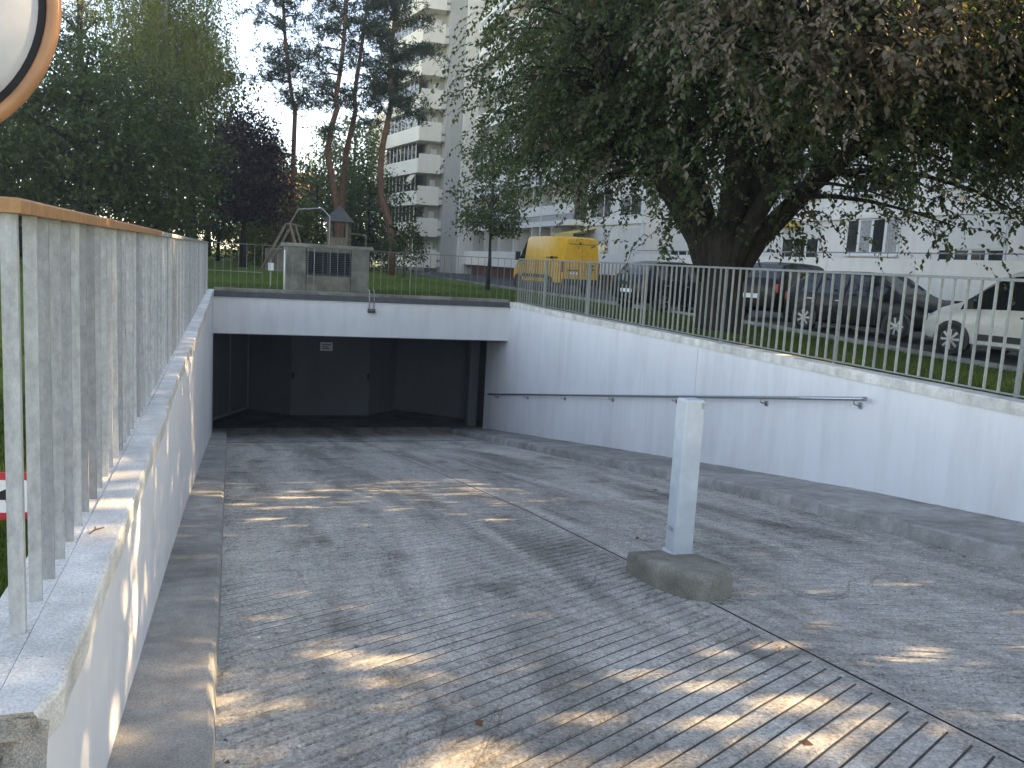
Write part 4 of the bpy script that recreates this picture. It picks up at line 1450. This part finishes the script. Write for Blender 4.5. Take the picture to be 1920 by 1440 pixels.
# ---- street trees standing to the right of the picture, whose crowns throw the dappled shade on the near ramp
tree('unseen_street_tree', 'street tree beyond the right edge shading the near ramp', (12.4, 3.6, -1.5), [(0, 0, -.1), (.1, 0, 2), (0, .1, 4), (.1, 0, 6.5)], .22,
     [((0, 0, 6.1), (4.4, 4.4, 3.3), 215), ((-.5, 2.6, 5.2), (3.2, 2.8, 2.2), 75)], 62, .28, .95, 'leaf_mid', 'bark_grey', 71, 'street trees out of view')
tree('unseen_street_tree', 'street tree farther back beyond the right edge', (12.0, -4.6, -1.4), [(0, 0, -.1), (-.1, 0, 2), (0, -.1, 4), (.1, 0, 6.5)], .22,
     [((0, 0, 6.0), (4.4, 4.6, 3.3), 205)], 62, .28, .95, 'leaf_mid', 'bark_grey', 72, 'street trees out of view')

tree('unseen_street_tree', 'low unseen tree added across the street to shade the verge', (18.3, 7.2, -1.4), [(0, 0, -.1), (-.1, 0, 1.4), (0, -.1, 3), (.1, 0, 5)], .16,
     [((0, 0, 4.2), (2.6, 4.4, 2.3), 150)], 60, .28, .9, 'leaf_mid', 'bark_grey', 173, 'street trees out of view')  # added out of view, crown kept low to block sun from the grass

# ---- small tree in front of the far facade
tree('young_tree', 'young slender tree with small crown standing beside the far fence', (9.2, 31.9, -1.15), [(0, 0, -.1), (.02, 0, 1.2), (.0, .02, 2.4), (.05, 0, 4.4)], .075,
     [((0, 0, 3.5), (1.35, 1.35, 1.3), 46), ((-.1, 0, 5.0), (.9, .9, 1.0), 22), ((0, 0, 2.6), (1.5, 1.4, .45), 22)], 46, .15, .42, 'leaf_green', 'bark_dark', 73, nlimb=26)
tree('garden_shrub', 'light green leafy shrub in front of the tower', (7.9, 42.1, -.98), [(0, 0, -.1), (.02, 0, .6), (0, 0, 1.2), (0, .05, 2.3)], .05,
     [((0, 0, 1.5), (.85, .85, 1.15), 46)], 26, .17, .36, 'leaf_mid', 'bark_grey', 74)

# ---- dark trees on the left
GL = 'trees behind the lawn'
tree('dark_tree', 'broad dark green tree filling the left above the railing', (-5.2, 36.5, -.98), [(0, 0, -.1), (.1, 0, 2), (0, .1, 4), (.1, 0, 7)], .30,
     [((0, 0, 4.9), (4.2, 3.6, 3.4), 240), ((2.6, .5, 4.0), (2.6, 2.4, 2.6), 110), ((-2.8, 0, 4.2), (2.8, 2.6, 2.8), 110)], 70, .19, .75, 'leaf_dark', 'bark_dark', 75, GL)
tree('dark_tree', 'dark green tree at the far left behind the mirror', (-12.5, 41.0, -.98), [(0, 0, -.1), (.1, 0, 2), (0, .1, 5), (.1, 0, 9)], .32,
     [((0, 0, 6.0), (4.4, 3.8, 3.6), 170), ((1.2, 0, 9.6), (2.8, 2.8, 3.2), 90), ((3.8, 0, 3.4), (2.6, 2.4, 2.4), 70)], 50, .22, .85, 'leaf_dark', 'bark_dark', 76, GL)
tree('dark_tree', 'tall dark tree left of the sky gap behind the birch', (-2.2, 54.0, -.98), [(0, 0, -.1), (.1, 0, 3), (0, .1, 6), (.1, 0, 11)], .32,
     [((0, 0, 8.2), (3.7, 3.4, 4.0), 170), ((1.4, 0, 5.4), (3.2, 3, 3.2), 90), ((-1, 0, 11.6), (2.6, 2.4, 2.6), 60)], 46, .24, .85, 'leaf_dark', 'bark_dark', 77, GL)
tree('sunlit_tree', 'tall tree with sunlit yellow top behind the traffic mirror', (-15.5, 52.0, -.98), [(0, 0, -.1), (.1, 0, 4), (0, .1, 9), (.1, 0, 15)], .35,
     [((0, 0, 12.5), (3.6, 3.6, 5.2), 170), ((1.5, 0, 8.5), (3, 3, 3), 60)], 40, .26, .9, 'leaf_yellow', 'bark_grey', 78, GL)
tree('conifer', 'dark conifer with layered branches behind the dark trees', (-8.2, 57.0, -.98), [(0, 0, -.1), (0, 0, 6), (0, 0, 12), (0, 0, 19)], .30,
     [((0, 0, 5 + 1.7 * k), (3.6 - .30 * k, 3.6 - .30 * k, .5), 22) for k in range(9)], 46, .34, .8, 'needle', 'bark_dark', 79, GL, aspect=.22, flat=.4, shell=.3)

# weeping birch
def birch():
    rg = np.random.default_rng(80)
    root = thing('weeping_birch', 'tall weeping birch with hanging yellow green strands', 'tree', (-3.4, 50.0, -.98), 0, GL)
    pts = [(0, 0, -.1), (.1, 0, 4), (0, .1, 9), (.2, 0, 14), (.2, .1, 19)]
    C, NR = clusters_in(rg, [((0, 0, 14.5), (3.2, 3.0, 5.0), 120), ((.4, 0, 10.5), (3.4, 3.0, 2.2), 60)], .4)
    trunk_mesh(root, pts, .22, .05, [(path_point(pts, min(.95, c[2] / 20)), c, .05) for c in C[:40]], M['bark_birch'], rg)
    LP, LD = [], []
    for c in C:
        for k in range(13):
            p = c + rg.normal(size=3) * np.array([.6, .6, .3])
            ln = rg.uniform(1.2, 3.2)
            dx = rg.normal(size=2) * .07
            nn_ = int(ln / .085)
            for q in range(nn_):
                z = q * .085
                LP.append(p + np.array([dx[0] * z, dx[1] * z, -z]) + rg.normal(size=3) * .05)
                LD.append([rg.normal() * .6, rg.normal() * .6, -1])
    LP = np.array(LP); LD = unit(np.array(LD))
    leaf_object('crown', LP, LD, unit(rg.normal(size=LP.shape)), rg.uniform(.09, .17, len(LP)), .6, M['leaf_birch'], root)
birch()

tree('purple_tree', 'dark purple leaved tree left of the pines', (.6, 46.6, -.98), [(0, 0, -.1), (0, 0, 1.4), (.05, 0, 2.6), (0, 0, 5)], .17,
     [((0, 0, 4.6), (2.35, 2.3, 2.3), 170), ((.2, 0, 6.3), (1.5, 1.5, 1.3), 50), ((1.0, 0, 3.4), (1.6, 1.6, 1.2), 40)], 48, .17, .6, 'leaf_purple', 'bark_dark', 81, GL)
# hedge of broadleaf shrubs and trees closing the lawn
for i, (x, y, h, w, mt, lb_) in enumerate([(-9.5, 47, 3.4, 2.6, 'leaf_mid', 'round shrub at the lawn edge behind the left railing'), (-3.6, 49, 3.0, 2.4, 'leaf_mid', 'bright green shrub under the birch'),
                                           (2.6, 56, 4.2, 2.6, 'leaf_yellow', 'yellowish shrub under the purple tree'), (5.2, 58, 6.2, 3.0, 'leaf_dark', 'dark bushy tree behind the leftmost pine'),
                                           (8.8, 60, 7.0, 3.0, 'leaf_dark', 'dark bushy tree behind the middle pines'), (8.4, 61.5, 6.6, 2.6, 'leaf_dark', 'dark bushy tree left of the tower foot'), (-14, 50, 4.0, 3.2, 'leaf_dark', 'dark shrub at the far left of the lawn'),
                                           (-.8, 62, 6.0, 3.2, 'leaf_mid', 'green tree behind the purple tree'), (-20, 46, 7.0, 3.6, 'leaf_dark', 'dark tree beside the white villa'),
                                           (-6.5, 60, 5.0, 3.4, 'leaf_dark', 'dark shrub filling the gap under the conifer'), (-12, 62, 5.5, 3.6, 'leaf_dark', 'dark shrub behind the leftmost dark tree'), (-18.5, 60, 6, 3.8, 'leaf_dark', 'dark shrub behind the sunlit tree'), (1.8, 66, 5.5, 3.4, 'leaf_dark', 'dark shrub far behind the swing frame'), (6.6, 69, 6, 3.4, 'leaf_dark', 'dark shrub far behind the play tower'), (9.2, 70, 6.5, 3.0, 'leaf_mid', 'green shrub far behind the rightmost pine')]):
    tree('border_shrub', lb_, (x, y, -.98), [(0, 0, -.1), (.05, 0, h * .3), (0, 0, h * .6), (0, 0, h * .85)], .12,
         [((0, 0, h * .56), (w, w * .9, h * .50), int(26 * w)), ((0, 0, h * .22), (w * .9, w * .8, h * .22), int(10 * w))], 44, .22, .7, mt, 'bark_dark', 90 + i, 'shrubs closing the lawn')
tree('sunlit_tree', 'yellow sunlit tree in the gap between pines and tower', (11.8, 92.0, -1.0), [(0, 0, -.1), (.1, 0, 4), (0, .1, 8), (.1, 0, 13)], .3,
     [((0, 0, 10.4), (4.0, 4.0, 4.6), 150), ((-1, 0, 6), (4.4, 4, 3), 80)], 42, .34, 1.1, 'leaf_yellow', 'bark_grey', 110, GL)
for i, (x, y, h, w) in enumerate([(-34, 62, 13, 6), (-24, 75, 15, 6.5), (-12, 82, 14, 6.5), (-2, 86, 12, 6), (4, 98, 12, 6)]):
    tree('distant_tree', ['distant tree far left on the skyline', 'distant tall tree behind the sunlit crown', 'distant tree behind the conifer', 'distant tree behind the birch', 'distant tree behind the leftmost pine'][i],
         (x, y, -1), [(0, 0, -.1), (0, 0, h * .3), (0, 0, h * .6), (0, 0, h * .85)], .3, [((0, 0, h * .58), (w, w, h * .45), 150)], 40, .42, 1.3, 'leaf_dark', 'bark_dark', 120 + i, 'distant trees')

# ---- pines
def pine(label, pts, r0, tufts, seed):
    rg = np.random.default_rng(seed)
    b = np.array(pts[0]); b[2] = -.98
    root = thing('pine_tree', label, 'tree', tuple(b), 0, 'pines beside the tower')
    L = [tuple(np.array(p) - b) for p in pts]
    L = [(L[0][0], L[0][1], -.1)] + L
    limbs, LP, LD, LS = [], [], [], []
    for (t, ang, ln, rise, n_) in tufts:
        a = path_point(L, t)
        e = a + np.array([math.sin(ang) * ln, math.cos(ang) * ln, rise])
        limbs.append((a, e, .055))
        for k in range(n_):
            f = rg.uniform(.35, 1.1)
            c = a + (e - a) * f + rg.normal(size=3) * np.array([.45, .45, .20]) * (.5 + f * .6)
            m = 15
            LP.append(np.repeat(c[None], m, 0) + rg.normal(size=(m, 3)) * .07)
            LD.append(unit(rg.normal(size=(m, 3)) + np.array([0, 0, .5])))
            LS.append(rg.uniform(.16, .32, m))
    trunk_mesh(root, L, r0, r0 * .35, limbs, M['bark_pine'], rg, n=8, flare=1.15)
    LP, LD, LS = np.concatenate(LP), np.concatenate(LD), np.concatenate(LS)
    leaf_object('crown', LP, LD, unit(rg.normal(size=LP.shape)), LS, .20, M['needle'], root)
def tuft_set(seed, t0, n, lmin, lmax, nn=26, bias=None):
    rr = random.Random(seed)
    o = []
    for i in range(n):
        t = t0 + (1 - t0) * (i + rr.random()) / n
        a = rr.uniform(0, 2 * math.pi) if bias is None or rr.random() > .6 else bias + rr.uniform(-.9, .9)
        o.append((t, a, rr.uniform(lmin, lmax) * (1.15 - .45 * t), rr.uniform(-.5, .9), nn))
    return o
pine('leftmost slender pine with a thin open crown', [(3.2, 50.0, .7), (3.21, 50.3, 2.85), (3.21, 50.6, 4.87), (3.27, 50.9, 7.46), (3.12, 51.1, 8.17), (2.89, 51.3, 9.74), (2.67, 51.5, 11.74), (2.57, 51.7, 13.5), (2.55, 51.9, 15.2), (2.5, 52, 17)], .16,
     tuft_set(1, .30, 9, 1.2, 2.3, 24) + tuft_set(2, .52, 26, 1.2, 2.6, 20), 201)
pine('second pine with a red curved trunk above the play tower', [(5.35, 47.2, .66), (5.28, 47.4, 2.17), (4.94, 47.8, 4.22), (4.77, 48.0, 5.17), (4.97, 48.1, 6.57), (5.23, 48.2, 7.41), (5.17, 48.3, 8.09), (5.42, 48.5, 9.76), (5.58, 48.7, 11.7), (5.59, 48.9, 13.1), (5.62, 49.2, 15.3), (5.7, 49.4, 17.5)], .20,
     tuft_set(3, .36, 8, 1.0, 2.0, 24) + tuft_set(4, .55, 20, 1.3, 2.8, 24, -1.6), 202)
pine('third pine leaning right beside the second', [(5.99, 51.3, 1.0), (5.99, 51.7, 3.72), (6.23, 51.9, 5.83), (6.56, 52.0, 7.35), (6.69, 52.1, 8.11), (6.6, 52.2, 8.85), (6.81, 52.4, 10.37), (7.08, 52.6, 12.48), (7.29, 52.8, 14.3), (7.55, 53.0, 16.7), (7.7, 53.2, 18.5)], .19,
     tuft_set(5, .50, 24, 1.2, 2.7, 28), 203)
pine('rightmost pine with dense crown in front of the tower', [(8.21, 47.3, .69), (8.01, 47.6, 1.94), (7.64, 47.9, 3.05), (7.57, 48.1, 4.46), (7.69, 48.2, 5.87), (8.0, 48.4, 7.44), (8.1, 48.4, 8.15), (7.98, 48.7, 9.55), (8.1, 48.9, 11.25), (8.27, 49.1, 12.95), (8.41, 49.4, 15.2), (8.5, 49.5, 17.5)], .21,
     tuft_set(6, .42, 8, 1.0, 2.0, 28) + tuft_set(7, .56, 30, 1.3, 2.9, 40), 204)

# ------------------------------------------------------------------ grass, litter
def grass(name, areas, seed):
    rg = np.random.default_rng(seed)
    P, S = [], []
    for (x0, x1, y0, y1, n, h) in areas:
        x = rg.uniform(x0, x1, n); y = rg.uniform(y0, y1, n)
        P.append(np.stack([x, y, np.array([zlawn(a, b) - .01 for a, b in zip(x, y)])], 1))
        S.append(rg.uniform(.4, 1.2, n) * h)
    P, S = np.concatenate(P), np.concatenate(S)
    D = unit(rg.normal(size=P.shape) * np.array([.45, .45, .1]) + np.array([0, 0, 1.0]))
    N = unit(rg.normal(size=P.shape) * np.array([1, 1, .1]))
    o = leaf_object(name, P, D, N, S, .16, M['grass_blade'], None, .05)
    o['label'] = 'short grass growing on the lawns beside the ramp'
    o['kind'] = 'stuff'
grass('grass', [(6.63, 7.2, 2, 20.4, 26000, .06), (7.2, 12.8, 4, 24, 90000, .06), (-1.6, -.575, 1.5, 6, 20000, .05), (-2.6, -1.6, 2.2, 9, 14000, .06), (-4.5, 7.5, 20.7, 25, 50000, .055), (-8, 12, 25, 36, 50000, .06)], 301)
def litter(xs):
    r = random.Random(31)
    for i, (x, y, z, s, lab) in enumerate(xs):
        mb = MB()
        mb.add([(0, -s, .003), (s * .55, 0, .012), (0, s, .004), (-s * .5, 0, .001), (0, 0, .006)], [(0, 1, 4), (1, 2, 4), (2, 3, 4), (3, 0, 4)])
        o = mb.build('fallen_leaf', M['dry_leaf'])
        o.location = (x, y, z)
        o.rotation_euler = (-.12 if z < ZC - .1 else 0, 0, r.uniform(0, 6))
        tag(o, lab, 'leaf', 'fallen leaves')
litter([(.93, 3.04, zr(3.04), .035, 'brown fallen leaf on the left lane near the bottom edge'), (2.05, 2.55, zr(2.55), .03, 'dark fallen leaf lowest on the left lane'), (3.15, 6.2, zr(6.2), .035, 'fallen leaf on the right lane behind the post'),
        (1.6, 9.6, zr(9.6), .04, 'fallen leaf far down the left lane'), (4.7, 8.9, zr(8.9), .035, 'fallen leaf near the chipped right kerb')])
tg = thing('twig', 'small dry forked twig lying on the left coping', 'twig', (-.405, 3.02, ZC + .006), R(60))
mb = MB(); mb.tube([(-.03, 0, 0), (0, .004, .004), (.035, -.003, .002)], .0025, 5); mb.build('stem', M['dry_leaf'], tg)
mb = MB(); mb.tube([(0, .004, .003), (.018, .016, .006)], .002, 5); mb.build('side_shoot', M['dry_leaf'], tg)

def grit():
    r = random.Random(77)
    mb = MB()
    spots = []
    for i in range(420):
        y = r.uniform(2.5, 17)
        spots.append((5.36 - abs(r.gauss(0, .07)), y, zr(y)))
    for i in range(160):
        y = r.uniform(2, 15)
        spots.append((-.02 + abs(r.gauss(0, .05)), y, zr(y)))
    for i in range(90):
        a = r.uniform(0, 6.28)
        x, y = 2.77 + .27 * math.cos(a) + r.gauss(0, .03), 4.78 + .46 * math.sin(a) + r.gauss(0, .03)
        spots.append((x, y, zr(y)))
    for i in range(160):
        y = r.uniform(2, 16)
        spots.append((6.38 - abs(r.gauss(0, .05)), y, zk(y)))
    for x, y, z in spots:
        s = r.choice([.004, .006, .008, .011, .016])
        c = [(x + r.uniform(-s, s), y + r.uniform(-s, s) * 1.2, z) for _ in range(3)]
        mb.add(c + [(x, y, z + s * r.uniform(.6, 1.1))], [(0, 1, 3), (1, 2, 3), (2, 0, 3)])
    o = mb.build('grit', M['raw_break'])
    o['kind'] = 'stuff'
    o['label'] = 'loose grit gathered along the kerbs of the ramp'
grit()

# ------------------------------------------------------------------ thin haze volume added to lift the shadows
hz = MB()
hz.box(-440, 440, -440, 440, -6.2, 32)
ho = hz.build('haze', None)
hm = bpy.data.materials.new('haze_air')
hm.use_nodes = True
ht = hm.node_tree
ht.nodes.remove(ht.nodes['Principled BSDF'])
pv = ht.nodes.new('ShaderNodeVolumePrincipled')
pv.inputs['Color'].default_value = (.92, .95, 1, 1)
pv.inputs['Density'].default_value = .0011
pv.inputs['Anisotropy'].default_value = .45
ht.links.new(pv.outputs[0], ht.nodes['Material Output'].inputs['Volume'])
ho.data.materials.clear()
ho.data.materials.append(hm)
ho['kind'] = 'stuff'
ho['label'] = 'thin haze added to lift the shadows of the far trees'
